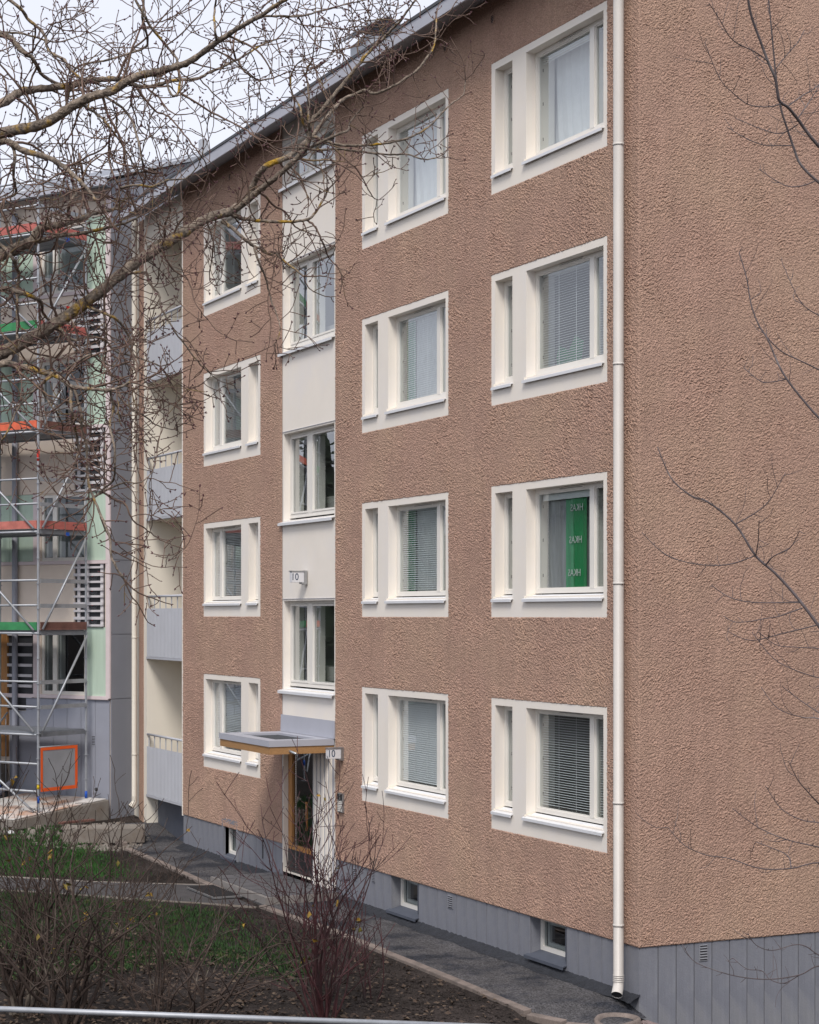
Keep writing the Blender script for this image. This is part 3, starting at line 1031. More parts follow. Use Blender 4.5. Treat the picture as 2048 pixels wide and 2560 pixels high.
def wall_vent(a, z0, w, h, T, front=0.0):
    v = MB(T).box(a, a + w, front + 0.004, front + 0.016, z0, z0 + h).build('wall_vent', M['plinth_grey'], bld)
    n = 6
    d = MB(T)
    for i in range(n):
        z = z0 + h * (i + 0.35) / n
        d.box(a + w * 0.12, a + w * 0.88, front + 0.0015, front + 0.0045, z, z + h * 0.5 / n)
    d.build('slot', M['gasket'], v)
    l = MB(T)
    for i in range(n):
        z = z0 + h * (i + 0.35) / n
        l.prism([(front - 0.006, z + h * 0.48 / n), (front + 0.001, z + h * 0.72 / n), (front + 0.001, z + h * 0.6 / n)], a + w * 0.1, a + w * 0.9)
    l.build('louvre', M['plinth_grey'], v)


wall_vent(4.76, 0.42, 0.16, 0.175, TM)
wall_vent(7.35, 0.46, 0.11, 0.14, TM)
wall_vent(8.02, 0.40, 0.17, 0.18, TM)
wall_vent(0.83, 0.42, 0.125, 0.19, TG)
MB(TM).tube([(8.3, 0.01, 0.38), (8.3, -0.12, 0.38), (8.12, -0.12, 0.38)], 0.016, 8).build('tap', M['plinth_dark'], bld, smooth=True)
# tar run on the plinth left of the door
MB(TM).box(12.0, 12.035, 0.008, 0.0145, 0.28, 0.60).build('conduit', M['black_metal'], bld)


# ---- downpipes
def downpipe(parent, base, top, r, m, dirout, clips, elbow=0.13):
    bx, by, bz = base
    d = Vector(dirout)
    fd = (d * 0.72 + Vector((0, 0, -0.70))).normalized()
    e0 = Vector((bx, by, bz + elbow))
    pts = [Vector((bx, by, top)), e0 + Vector((0, 0, 0.03)), e0 + fd * 0.02 + Vector((0, 0, 0.008)), e0 + fd * 0.05, e0 + fd * elbow]
    p = MB().tube(pts, [r, r, r * 1.02, r * 1.05, r * 1.06], 20, caps=False).build('downpipe', m, parent, smooth=True)
    MB().tube([e0 + fd * (elbow - 0.014), e0 + fd * (elbow - 0.010)], r * 1.04, 20).build('bore_shade', M['black_metal'], p)  # black disc in the mouth, the hollow's shade put into its colour
    rg = MB()
    for i in range(4):
        z = bz + elbow * 1.4 + i * 0.022
        rg.tube([(bx, by, z), (bx, by, z + 0.010)], r * 1.07, 20)
    rg.build('ribbed_collar', m, p, smooth=True)
    for z in clips:
        rc = MB()
        rc.tube([(bx, by, z), (bx, by, z + 0.028)], r * 1.08, 20)
        rc.tube([Vector((bx, by, z + 0.014)), Vector((bx, by, z + 0.014)) - d * (abs(by) + 0.02)], 0.008, 6)
        rc.tube([Vector((bx - r * 1.25, by, z + 0.014)), Vector((bx + r * 1.25, by, z + 0.014))], 0.011, 6)
        rc.build('clip', m, p, smooth=True)
    return p


downpipe(bld, (-0.262, -0.115, 0.04), 12.5, 0.062, M['pipe_white'], (0.72, -0.69, 0), [0.86, 2.28, 4.83, 7.38, 9.93])

# ---- loggias at the far end
LG0, LG1 = END + 0.02, 18.60
lw = MB(TM)
lw.box(LG0, 19.35, 1.42, 1.5, 0.3, 12.6)
lw.box(LG1 - 0.06, LG1 + 0.13, 0.01, 1.42, 0.2, 12.55)
lw.box(19.02, 19.9, 0.06, 1.42, 0.2, 12.55)
lw.build('loggia_wall', M['cream_render'], bld)
MB(TM).box(LG1 + 0.13, 19.02, 0.0, 1.42, 0.2, 12.55).build('end_pier', M['stucco'], bld)
MB(TM).box(LG0, LG1 + 0.1, 0.02, 0.14, 11.97, 12.62).build('loggia_beam', M['cream_render'], bld)
MB(TM).box(END - 0.03, END + 0.012, -0.012, 0.05, PL - 0.02, 12.5).build('corner_bead', M['white_render'], bld)
MB(TM).box(LG0, 19.3, 0.25, 1.4, -0.2, 0.85).build('loggia_base', M['plinth_dark'], bld)
for k in range(4):
    zb_ = 0.84 + 2.797 * k
    sl_ = MB(TM).box(LG0, LG1 + 0.1, 0.06, 1.42, zb_ - 0.06, zb_ + 0.1).build('loggia', M['cream_render'], bld)
    MB(TM).box(LG0, LG1 - 0.05, 0.0, 0.058, zb_ - 0.05, zb_ - 0.005).build('slab_edge', M['balcony_metal'], sl_)
    cp = MB(TM)
    nr = 26
    prof = []
    a0, a1 = LG0 + 0.01, LG1 - 0.07
    for i in range(nr):
        a = a0 + (a1 - a0) * i / nr
        d = (a1 - a0) / nr
        prof += [(a, 0.03), (a + d * 0.3, 0.03), (a + d * 0.42, 0.006), (a + d * 0.88, 0.006)]
    prof.append((a1, 0.03))
    n = len(prof)
    cp.add([(a, o, z) for z in (zb_, zb_ + 0.97) for a, o in prof], [(i, i + 1, n + i + 1, n + i) for i in range(n - 1)])
    cp.build('corrugated_panel', M['balcony_metal'], sl_)
    rl = MB(TM)
    rl.tube([(LG0, 0.03, zb_ + 1.215), (LG1 - 0.07, 0.03, zb_ + 1.215)], 0.024, 8)
    rl.build('handrail', M['balcony_metal'], sl_, smooth=True)
    for i in range(7):
        s = LG0 + 0.05 + (LG1 - LG0 - 0.17) * i / 6
        MB(TM).box(s - 0.009, s + 0.009, 0.032, 0.05, zb_ + 0.05, zb_ + 1.2).build('baluster', M['balcony_metal'], sl_)
    if k in (0, 1, 2):
        MB(TM).box(16.55, 16.95, 1.2, 1.23, zb_ + 2.05, zb_ + 2.08).build('drying_rack', M['frame_white'], sl_)
downpipe(bld, (-19.02, -0.10, 0.50), 12.6, 0.055, M['pipe_cream'], (0.25, -0.97, 0), [1.6, 4.0, 7.0, 10.0])

# ================================================================ the building under renovation, left
P0 = Vector((-19.215, -0.529))
LA = Vector((-0.8624, -0.5055))
LB = Vector((-0.5055, 0.8624))
lb = empty('apartment_building', (P0.x, P0.y, 0.3))
tag(lb, 'half clad apartment building behind scaffolding with mint boards, cream panels and dark batten strips', 'building')
bpy.context.view_layer.update()


def TL(t, o, z):                                  # along the front (to the left), outwards, height
    return (P0.x + LA.x * t - LB.x * o, P0.y + LA.y * t - LB.y * o, z)


def TR(b_, o, z):                                 # along the return wall (backwards), outwards
    return (P0.x + LB.x * b_ - LA.x * o, P0.y + LB.y * b_ - LA.y * o, z)


MODS = [0.0, 4.6, 9.2]
LEN = 13.6
lholes = []
for mo in MODS:
    for k in range(4):
        lholes.append((mo + 0.72, mo + 2.0, 2.81 + 2.8 * k, 4.2 + 2.8 * k))
core = MB(TL).plate(0.0, LEN, 0.2, 13.3, lholes, 0.0, -0.25)
core.build('wall', M['panel_cream'], lb)
MB(TL).box(0.05, LEN, -6.0, -5.9, 0.0, 13.2).build('rear_wall', M['panel_cream'], lb)
MB(TL).box(0.3, LEN, -1.6, -1.5, 0.2, 13.2).build('interior_wall', M['interior_dark'], lb)
# return wall in stacked grey sheets
rz = [0.2, 2.75, 4.08, 5.61, 6.88, 8.42, 9.72, 11.26, 13.25]
for a, b in zip(rz[:-1], rz[1:]):
    MB(TR).box(-0.02, 5.9, 0.0, 0.02, a + 0.008, b - 0.008).build('wall_sheet', M['panel_darkgrey'], lb)
MB(TR).box(0.0, 5.9, -0.03, -0.001, 0.2, 13.25).build('return_wall', M['fascia_grey'], lb)
MB(TR).add([(-0.4, 0.0, 13.25), (6.5, 0.0, 13.25), (3.0, 0.0, 14.44), (-0.4, -0.2, 13.25), (6.5, -0.2, 13.25), (3.0, -0.2, 14.44)], [(0, 1, 2), (3, 5, 4), (0, 3, 4, 1), (1, 4, 5, 2), (2, 5, 3, 0)]).build('roof_gable', M['fascia_grey'], lb)
MB(TL).box(-0.02, 0.095, 0.03, 0.07, 2.76, 13.2).build('corner_trim', M['trim_pink'], lb)
for mo in MODS:
    last = mo == MODS[-1]
    for k in range(4):
        zs = 2.81 + 2.8 * k
        zt = zs + 1.39
        MB(TL).box(mo + 0.10, mo + 0.715, 0.004, 0.03, zs - (0.06 if k == 0 else 0.0), zt + (0.02 if k < 3 else 0.1)).build('mint_board', M['panel_mint'], lb)
        if k > 0 or mo > 0:
            MB(TL).box(mo + 2.2, mo + 2.9, 0.004, 0.028, zs, zt + 0.02).build('mint_board', M['panel_mint'], lb)
            MB(TL).box(mo + 2.91, mo + 4.6, 0.004, 0.029, zs, zt + 0.02).build('mint_board', M['panel_mint'], lb)
        MB(TL).box(mo + 2.06, mo + 2.19, 0.004, 0.05, zs - 0.02, zt + 0.02).build('side_trim', M['trim_pink'], lb)
        # window
        w = MB(TL)
        a, b = mo + 0.72, mo + 2.0
        w.box(a, a + 0.06, -0.09, -0.02, zs, zt)
        w.box(b - 0.06, b, -0.09, -0.02, zs, zt)
        w.box(a + 0.06, b - 0.06, -0.09, -0.021, zs, zs + 0.07)
        w.box(a + 0.06, b - 0.06, -0.09, -0.021, zt - 0.06, zt)
        w.box(mo + 1.56, mo + 1.68, -0.09, -0.016, zs + 0.07, zt - 0.06)
        win = w.build('window', M['frame_white'], lb)
        for p0, p1 in ((a + 0.06, mo + 1.56), (mo + 1.68, b - 0.06)):
            MB(TL).quad((p0, -0.055, zs + 0.07), (p1, -0.055, zs + 0.07), (p1, -0.055, zt - 0.06), (p0, -0.055, zt - 0.06)).build('pane', M['glass_dark'], win)
            lnn = MB(TL)
            lnn.box(p1 - 0.05, p1, -0.22, -0.1, zs + 0.05, zt)
            lnn.build('lining', M['frame_white'], win)
        if k in (1, 3):
            bl = MB(TL)
            for i in range(56):
                z = zt - 0.07 - i * 0.0222
                bl.prism([(-0.14, z - 0.006), (-0.118, z + 0.006), (-0.118, z + 0.0068), (-0.14, z - 0.0052)], a + 0.07, b - 0.07)
            bo = bl.build('blind', M['blind'], win, recalc=False)
            bo['kind'] = 'stuff'
        # sill strip and head strip
        MB(TL).box(mo + 0.03, mo + 4.55, 0.03, 0.075, zs - 0.075, zs - 0.005).build('sill_strip', M['trim_pink'], lb)
        if k < 3:
            # spandrel: cream sheet plus battens over dark membrane
            MB(TL).box(mo + 1.0, mo + 2.72, 0.004, 0.03, zt + 0.03, zs + 2.72).build('cream_panel', M['panel_cream'], lb)
            MB(TL).box(mo + 2.73, mo + 4.6, 0.004, 0.032, zt + 0.03, zs + 2.72).build('cream_panel', M['panel_cream'], lb)
            MB(TL).box(mo + 0.175, mo + 0.99, 0.003, 0.012, zt + 0.03, zs + 2.72).build('membrane', M['membrane'], lb)
            for v in (0.19, 0.60, 0.84):
                MB(TL).box(mo + v, mo + v + 0.075, 0.013, 0.045, zt + 0.03, zs + 2.72).build('batten', M['batten'], lb)
            nb_ = 9
            for i in range(nb_):
                z = zt + 0.06 + (1.2) * i / (nb_ - 1)
                MB(TL).box(mo + 0.17, mo + 0.995, 0.046, 0.075, z - (0.03 if i % 2 else 0.022), z + (0.03 if i % 2 else 0.022)).build('batten', M['batten'], lb)
            for i in range(4):
                z = zt + 0.06 + 1.2 * (2 * i + 0.5) / (nb_ - 1)
                place_text('membrane_print', 'over', 0.13, TL(mo + 0.50, 0.0135, z), (-LA.x, -LA.y, 0), (0, 0, 1), M['membrane_print'], lb)
                MB(TL).box(mo + 0.50, mo + 0.54, 0.0125, 0.0145, z + 0.03, z + 0.09).build('membrane_mark', M['tag_red'], lb)
    # ground floor cladding boards
    t = mo + 0.03
    while t < mo + (2.2 if mo == 0 else 4.5):
        wd = 0.40
        MB(TL).box(t + 0.006, t + wd - 0.006, 0.004, 0.022, 0.25, 2.72).build('base_board', M['panel_grey'], lb)
        t += wd
# entrance bay on the left of the near module
MB(TL).box(2.22, 2.95, 0.003, 0.012, 2.45, 4.22).build('membrane', M['membrane'], lb)
for i in range(8):
    MB(TL).box(2.22, 2.95, 0.04, 0.065, 2.5 + i * 0.22, 2.56 + i * 0.22).build('batten', M['batten'], lb)
MB(TL).box(2.24, 2.92, 0.004, 0.02, 0.25, 2.44).build('base_board', M['panel_grey'], lb)
dd = MB(TL).box(2.96, 3.9, 0.004, 0.05, 1.45, 4.2).build('wooden_door', M['wood'], lb)
MB(TL).box(3.2, 3.7, 0.05, 0.055, 2.0, 4.0).build('pane', M['glass_dark'], dd)
sp = MB(TL)
for i in range(5):
    sp.box(2.95, 4.6, 0.06, 1.5 - i * 0.27, 0.3 + i * 0.2, 0.3 + (i + 1) * 0.2)
sp.build('entrance_steps', M['concrete'], lb)
rr_ = MB(TL)
rr_.tube([(2.9, 1.4, 1.2), (2.9, 0.1, 2.4)], 0.02, 8)
for q in range(4):
    o = 0.15 + 0.4 * q
    rr_.tube([(2.9, o, 0.35), (2.9, o, 2.35 - (o - 0.1) * 0.92)], 0.012, 6)
rr_.build('stair_railing', M['galvanised'], lb, smooth=True)
MB(TL).tube([(2.66, 0.12, 13.0), (2.66, 0.12, 1.05), (2.70, 0.16, 0.95), (3.05, 0.55, 0.45)], 0.062, 14).build('grey_downpipe', M['pipe_grey'], lb, smooth=True)
pe = MB(TL).tube([(0.33, 0.16, 0.3), (0.33, 0.16, 0.78), (0.31, 0.18, 0.84), (0.22, 0.22, 0.90)], 0.045, 12).build('drain_stub', M['pipe_grey'], lb, smooth=True)
MB(TL).tube([(0.221, 0.2196, 0.8992), (0.21, 0.224, 0.905)], 0.038, 12).build('bore_shade', M['black_metal'], pe, smooth=True)  # black plug paints the dark inside the stub's mouth
vb = MB(TL).box(0.42, 0.52, 0.023, 0.03, 1.78, 2.0).build('wall_vent', M['panel_grey'], lb)
for i in range(6):
    MB(TL).box(0.43, 0.51, 0.029, 0.033, 1.80 + i * 0.032, 1.812 + i * 0.032).build('slot', M['gasket'], vb)
# its roof
lr = MB(TL).prism([(0.45, 13.32), (0.45, 13.36), (-3.0, 14.55), (-6.6, 13.36), (-6.6, 13.30), (-3.0, 14.45)], -0.25, LEN).build('roof', M['roof_metal'], lb)
MB(TL).box(-0.25, LEN, 0.40, 0.455, 13.20, 13.315).build('fascia', M['fascia_grey'], lr)
MB(TL).box(-0.25, LEN, 0.38, 0.46, 13.165, 13.195).build('eave_dark_strip', M['roof_dark'], lr)  # dark line along the eave below the fascia
for q in range(14):
    MB(TL).prism([(0.44, 13.366), (-2.98, 14.552), (-2.98, 14.585), (0.44, 13.40)], 0.2 + q * 0.9, 0.225 + q * 0.9).build('roof_seam', M['roof_metal'], lr)

# ---------------------------------------------------------------- conifer belts out of view; the nearer one added to darken the lower gable
bl_ = MB()
rb_ = random.Random(77)
for q in range(90):
    cy = -12.0 - (q % 45) * 1.6 + rb_.uniform(-0.8, 0.8)
    cxx = -66.0 - 4.0 * (q // 45) + rb_.uniform(-1.5, 1.5) + 0.25 * (-12 - cy)
    hh = rb_.uniform(10.0, 14.5)
    rad = rb_.uniform(2.0, 3.0)
    bl_.tube([(cxx, cy, -0.2), (cxx, cy, 0.8), (cxx, cy, hh * 0.55), (cxx, cy, hh)], [0.25, rad * 0.85, rad * 0.5, 0.03], 9)
    for _ in range(160):
        u_ = rb_.random()
        r = rad * (1 - u_) ** 0.8
        a = rb_.uniform(0, 6.28)
        p = Vector((cxx + math.cos(a) * r, cy + math.sin(a) * r, 0.6 + u_ * (hh - 0.6)))
        s_ = rb_.uniform(0.3, 0.7)
        d1 = Vector((math.cos(a), math.sin(a), rb_.uniform(-0.6, 0.1))) * s_
        d2 = Vector((-math.sin(a), math.cos(a), rb_.uniform(-0.4, 0.4))) * s_ * 0.7
        bl_.add([p - d2, p + d1, p + d2], [(0, 1, 2)])
tb2 = bl_.build('offscreen_tree_belt', M['conifer'], recalc=False)
tag(tb2, 'far dark belt of conifers beyond the yard, mirrored in the lower window panes', 'trees', kind='stuff')
bl_ = MB()  # second belt: unseen, added to block low sky from the gable foot
for q in range(34):
    cy = -2.0 + q * 1.15 + rb_.uniform(-0.8, 0.8)
    cxx = 27.0 + rb_.uniform(-2.5, 2.5)
    hh = rb_.uniform(9.5, 13.0)
    rad = rb_.uniform(1.8, 2.9)
    bl_.tube([(cxx, cy, -1.2), (cxx, cy, hh * 0.9)], [0.2, 0.04], 6)
    for _ in range(900):
        u_ = rb_.random()
        r = rad * (1 - u_) ** 0.7 * math.sqrt(rb_.random()) + 0.15
        a = rb_.uniform(0, 6.28)
        p = Vector((cxx + math.cos(a) * r, cy + math.sin(a) * r, -0.4 + u_ * (hh + 0.4)))
        s_ = rb_.uniform(0.2, 0.5)
        d1 = Vector((math.cos(a), math.sin(a), rb_.uniform(-0.6, 0.1))) * s_
        d2 = Vector((-math.sin(a), math.cos(a), rb_.uniform(-0.4, 0.4))) * s_ * 0.7
        bl_.add([p - d2, p + d1, p + d2], [(0, 1, 2)])
sky_screen = bl_.build('offscreen_tree_belt', M['conifer'], recalc=False)
tag(sky_screen, 'unseen conifer belt added to screen low sky from the brown gable wall', 'trees', kind='stuff')

# ---------------------------------------------------------------- scaffolding
scf = empty('scaffolding', TL(0.45, 0.9, 0.3))
tag(scf, 'steel tube scaffolding with coloured toe boards standing in front of the half clad building', 'scaffolding')
bpy.context.view_layer.update()
OF, OR_ = 1.63, 0.27                              # front and rear rows (distance from the wall)
TS = [0.45, 2.95, 5.45, 7.95, 10.45]
DZ = [2.14, 4.17, 6.2, 8.2, 10.2, 12.15]
for t in TS:
    for o in (OF, OR_):
        st_ = MB(TL).tube([(t, o, 0.36), (t, o, 14.0)], 0.026, 10)
        for z in np.arange(0.6, 13.9, 0.5):
            st_.tube([(t, o, z), (t, o, z + 0.012)], 0.05, 8)
        p = st_.build('standard', M['galvanised'], scf, smooth=False)
        MB(TL).box(t - 0.08, t + 0.08, o - 0.08, o + 0.08, 0.33, 0.345).build('base_plate', M['galvanised'], p)
        MB(TL).tube([(t, o, 0.72), (t, o, 0.86)], 0.0295, 10).build('collar_tape', M['tag_blue'], p, smooth=True)
fcol = ['board_green', 'board_pink', 'board_green', 'board_pink', 'board_orange', 'board_green', 'board_red']
fc_by = {1: 'board_green', 2: 'board_pink', 3: 'board_orange', 4: 'board_green', 5: 'board_red'}
ec_by = {1: 'board_brown', 2: 'board_red', 3: 'board_brown', 4: 'board_red', 5: 'board_red'}
for bi in range(len(TS) - 1):
    t0, t1 = TS[bi], TS[bi + 1]
    for k, z in enumerate(DZ):
        for row in range(4):
            o0 = OR_ + 0.03 + row * 0.325
            MB(TL).box(t0 + 0.03, t1 - 0.03, o0, o0 + 0.31, z - 0.055, z + 0.0).build('deck_plank', M['deck_steel'], scf)
        MB(TL).tube([(t0, OF, z - 0.06), (t1, OF, z - 0.06)], 0.024, 8).build('ledger', M['galvanised'], scf, smooth=True)
        MB(TL).tube([(t0, OR_, z - 0.06), (t1, OR_, z - 0.06)], 0.024, 8).build('ledger', M['galvanised'], scf, smooth=True)
        if k > 0:
            cm_ = fc_by[k] if bi == 0 else ['board_green', 'board_pink', 'board_orange', 'board_red', 'board_green'][(k + bi * 2) % 5]
            MB(TL).box(t0 + 0.03, t1 - 0.03, OF - 0.005, OF + 0.022, z + 0.003, z + 0.165).build('toe_board', M[cm_], scf)
        for h in (0.5, 1.0):
            if z + h < 13.9:
                MB(TL).tube([(t0, OF + 0.03, z + h), (t1, OF + 0.03, z + h)], 0.022, 8).build('guard_rail', M['galvanised'], scf, smooth=True)
        if bi % 2 == 0 and k < 5:
            MB(TL).tube([(t0 + 0.08, OF + 0.05, z), (t1 - 0.05, OF + 0.05, DZ[k + 1] - 0.1)], 0.024, 8).build('brace', M['galvanised'], scf, smooth=True)
    MB(TL).tube([(t0 + 0.08, OF + 0.05, 0.55), (t1 - 0.05, OF + 0.05, 2.0)], 0.024, 8).build('brace', M['galvanised'], scf, smooth=True)
    MB(TL).tube([(t0, OF, 0.95), (t1, OF, 0.95)], 0.024, 8).build('ledger', M['galvanised'], scf, smooth=True)
    MB(TL).tube([(t0, OF, 1.5), (t1, OF, 1.5)], 0.024, 8).build('ledger', M['galvanised'], scf, smooth=True)
t0 = TS[0]
for k, z in enumerate(DZ):
    MB(TL).box(t0 - 0.02, t0 + 0.02, OR_ + 0.04, OF - 0.04, z - 0.10, z - 0.015).build('transom', M['deck_steel'], scf)
    if k > 0:
        MB(TL).box(t0 - 0.045, t0 - 0.022, OR_ + 0.03, OF - 0.03, z + 0.003, z + 0.165).build('end_toe_board', M[ec_by[k]], scf)
    for h in (0.5, 1.0):
        if z + h < 13.9:
            MB(TL).box(t0 - 0.035, t0 - 0.01, OR_ + 0.04, OF - 0.04, z + h - 0.05, z + h + 0.03).build('end_guard', M['galvanised'], scf)
    if k < 5:
        MB(TL).tube([(t0 - 0.06, OF - 0.06, z + 0.02), (t0 - 0.06, OR_ + 0.03, DZ[k + 1] - 0.12)], 0.024, 8).build('brace', M['galvanised'], scf, smooth=True)
MB(TL).box(t0 - 0.048, t0 - 0.0455, 0.8, 0.9, 12.04, 12.12).build('marker', M['tag_blue'], scf)
MB(TL).box(t0 - 0.048, t0 - 0.0455, 0.8, 0.9, 6.08, 6.15).build('marker', M['tag_blue'], scf)
MB(TL).tube([(t0, OF, 7.55), (t0, OF, 7.78)], 0.0285, 10).build('marker', M['tag_red'], scf, smooth=True)
MB(TL).box(t0 - 0.037, t0 - 0.034, 0.75, 0.88, 10.66, 10.74).build('marker', M['tag_red'], scf)
MB(TL).tube([(t0, OF, 1.0), (t0, OF, 1.1)], 0.029, 10).build('marker', M['tag_yellow'], scf, smooth=True)
# sheet hung from the scaffold end
hs = MB(TL).box(t0 - 0.075, t0 - 0.07, 0.62, 1.62, 0.98, 1.80).build('hanging_sheet', M['plastic_sheet'])
tag(hs, 'grey plastic sheet edged with orange tape hanging on the scaffold end', 'plastic sheet')
bpy.context.view_layer.update()
tp = MB(TL)
tp.box(t0 - 0.080, t0 - 0.076, 0.60, 1.64, 1.77, 1.83)
tp.box(t0 - 0.080, t0 - 0.076, 0.60, 1.64, 0.95, 1.02)
tp.box(t0 - 0.081, t0 - 0.0765, 0.60, 0.67, 1.02, 1.77)
tp.box(t0 - 0.081, t0 - 0.0765, 1.58, 1.64, 1.02, 1.77)
tp.build('tape_edge', M['tape_orange'], hs)
MB(TL).tube([(t0 - 0.07, 0.56, 1.84), (t0 - 0.07, 1.68, 1.84)], 0.012, 8).build('hanging_bar', M['galvanised'], hs, smooth=True)

# ---------------------------------------------------------------- ground
gm = MB()
nx = 70
xs = sorted(set([-400, -200, -100, -60, -45] + [-40 + i * 1.0 for i in range(64)] + [-1.5 + i * 0.125 for i in range(36)] + [30, 45, 80, 160, 400]))
ys = sorted(set([-400, -200, -100, -60, -40, -30] + [-25 + i * 1.0 for i in range(32)] + [-1.6 + i * 0.125 for i in range(44)] + [10, 20, 50, 120, 400]))
pts = [(x, y, gz(x, y) + 0.02 * math.sin(x * 1.3 + y * 0.7) * math.sin(y * 1.1) * (1 if y < -1.8 else 0) - 0.02) for x in xs for y in ys]
fc = [(i * len(ys) + j, (i + 1) * len(ys) + j, (i + 1) * len(ys) + j + 1, i * len(ys) + j + 1) for i in range(len(xs) - 1) for j in range(len(ys) - 1)]
gm.add(pts, fc)
ground = gm.build('ground', M['soil'], smooth=True)
tag(ground, kind='structure')


def sheet(name, poly, lift, m, kind='structure', sub=0.5):
    """ground polygon, triangulated fine enough to follow the terrain"""
    bm = bmesh.new()
    vs = [bm.verts.new((p[0], p[1], 0)) for p in poly]
    bm.faces.new(vs)
    bmesh.ops.triangulate(bm, faces=bm.faces)
    for _ in range(3):
        bmesh.ops.subdivide_edges(bm, edges=[e for e in bm.edges if e.calc_length() > sub], cuts=1)
        bmesh.ops.triangulate(bm, faces=bm.faces)
    for v in bm.verts:
        v.co.z = gz(v.co.x, v.co.y) + lift
    bmesh.ops.recalc_face_normals(bm, faces=bm.faces)
    for f in bm.faces:
        if f.normal.z < 0: f.normal_flip()
    me = bpy.data.meshes.new(name)
    bm.to_mesh(me)
    bm.free()
    o = link_mesh(name, me, m)
    if kind: o['kind'] = kind
    return o


kerb_line = [(-18.6, -0.95), (-14.6, -1.03), (-11.5, -1.2), (-8.7, -1.24), (-6.0, -1.17), (-3.5, -1.22), (-0.15, -1.33), (0.35, -1.16), (0.62, -0.93)]
foot = sheet('footpath', [(-18.6, 0.3)] + kerb_line + [(0.75, -0.6), (0.45, -0.30), (0.12, 0.03), (-3, 0.03), (-12, 0.03), (-16.2, 0.03), (-16.6, 0.3)], 0.012, M['asphalt'])
# tarred lip against the wall
bt = MB()
n = 420
for seg in ((0.0, STAIR[0]), (STAIR[1] + 0.1, END)):
    prev = None
    m0 = len(bt.v)
    nn = int((seg[1] - seg[0]) / 0.04)
    rows = 5
    for i in range(nn + 1):
        s = seg[0] + (seg[1] - seg[0]) * i / nn
        wdt = 0.17 + 0.07 * float(perlin(np.array([s * 2.1]), np.array([0.3]), 5)[0]) + 0.03 * float(perlin(np.array([s * 9.0]), np.array([1.3]), 6)[0])
        for r in range(rows):
            u_ = r / (rows - 1)
            h = 0.085 * (1 - u_) ** 1.3 + 0.012
            h += 0.03 * float(perlin(np.array([s * 12.0]), np.array([u_ * 3.0]), 8)[0]) * (1 - u_ * 0.7)
            bt.v.append((-s, 0.02 - wdt * u_, max(0.014, h)))
    for i in range(nn):
        for r in range(rows - 1):
            a = m0 + i * rows + r
            bt.f.append((a, a + 1, a + rows + 1, a + rows))
tarlip = bt.build('tar_lip', M['bitumen'], foot, smooth=True)

# kerb stones
kl = [Vector((x, y, 0)) for x, y in kerb_line]


def kerb(line, parent, m, length=0.98, w=0.10, h=0.034, seed=1):
    rr = random.Random(seed)
    for a, b in zip(line[:-1], line[1:]):
        d = b - a
        L_ = d.length
        n = max(1, int(round(L_ / length)))
        dn = d.normalized()
        pn = Vector((dn.y, -dn.x, 0))
        for i in range(n):
            p = a + d * (i / n) + dn * 0.004
            q = a + d * ((i + 1) / n) - dn * 0.004
            if -11.45 < p.x < -8.75 and parent == foot: continue
            j = rr.uniform(-0.006, 0.006)
            z = gz(p.x, p.y)
            s_ = MB()
            c = [p, q, q + pn * w, p + pn * w]
            s_.add([(v.x, v.y, z - 0.06) for v in c] + [(v.x, v.y, z + h + j - (0.012 if ii > 1 else 0)) for ii, v in enumerate(c)], BOXF)
            s_.build('kerb_stone', m, parent, bevel=0.008)


kerb(kl, foot, M['kerb_stone'])
# crossing path to the lawn
cpoly = [ground_pt(-420, 2170), ground_pt(0, 2192), ground_pt(209, 2204), ground_pt(515, 2213)]
cl = [ground_pt(640, 2268), ground_pt(365, 2249), ground_pt(0, 2224), ground_pt(-420, 2192)]
cross = sheet('crossing_path', [(p.x, p.y) for p in cpoly + cl], 0.006, M['path_asphalt'])
kerb([Vector((p.x, p.y, 0)) for p in cpoly], cross, M['concrete'], 1.0, 0.05, 0.022, 3)
kerb([Vector((p.x, p.y, 0)) for p in cl], cross, M['concrete'], 1.0, 0.05, 0.018, 4)
# landing in front of the door: slate flags with pale joints
lnd = MB().poly([(-11.35, -1.18), (-8.72, -1.22), (-8.72, 0.0), (-11.35, 0.0)], -0.05, 0.125).build('landing', M['grout'])
lnd['kind'] = 'structure'
rr = random.Random(5)
y = -1.16
while y < -0.06:
    hh = rr.choice((0.24, 0.30, 0.36))
    hh = min(hh, -0.02 - y)
    x = -11.33
    while x < -8.76:
        ww = min(rr.uniform(0.35, 0.7), -8.74 - x)
        j = [rr.uniform(0, 0.03) for _ in range(4)]
        MB().poly([(x + 0.012 + j[0], y + 0.012), (x + ww - 0.012 - j[1], y + 0.012 + j[2] * 0.5), (x + ww - 0.012, y + hh - 0.012), (x + 0.012, y + hh - 0.012 - j[3] * 0.5)], 0.1251, 0.137).build('slate_flag', M['slate'], lnd)
        x += ww
    y += hh
mt = MB().box(-10.9, -9.6, -1.75, -1.27, 0.02, 0.045).build('door_grate', M['steel'])
tag(mt, 'flat steel grating let into the path before the entrance landing', 'grate')
for i in range(16):
    MB().box(-10.88 + i * 0.08, -10.86 + i * 0.08, -1.73, -1.29, 0.045, 0.055).build('grate_bar', M['black_metal'], mt)

# lawns (worn grass) and blades
lawn1 = [ground_pt(*p) for p in ((-330, 2080), (0, 2086), (120, 2093), (190, 2110), (255, 2150), (318, 2196), (215, 2196), (0, 2184), (-330, 2164))]
lawn2 = [ground_pt(*p) for p in ((-300, 2225), (0, 2232), (365, 2256), (545, 2285), (690, 2335), (770, 2400), (740, 2450), (640, 2440), (520, 2400), (430, 2400), (300, 2440), (150, 2430), (0, 2450), (-300, 2440))]


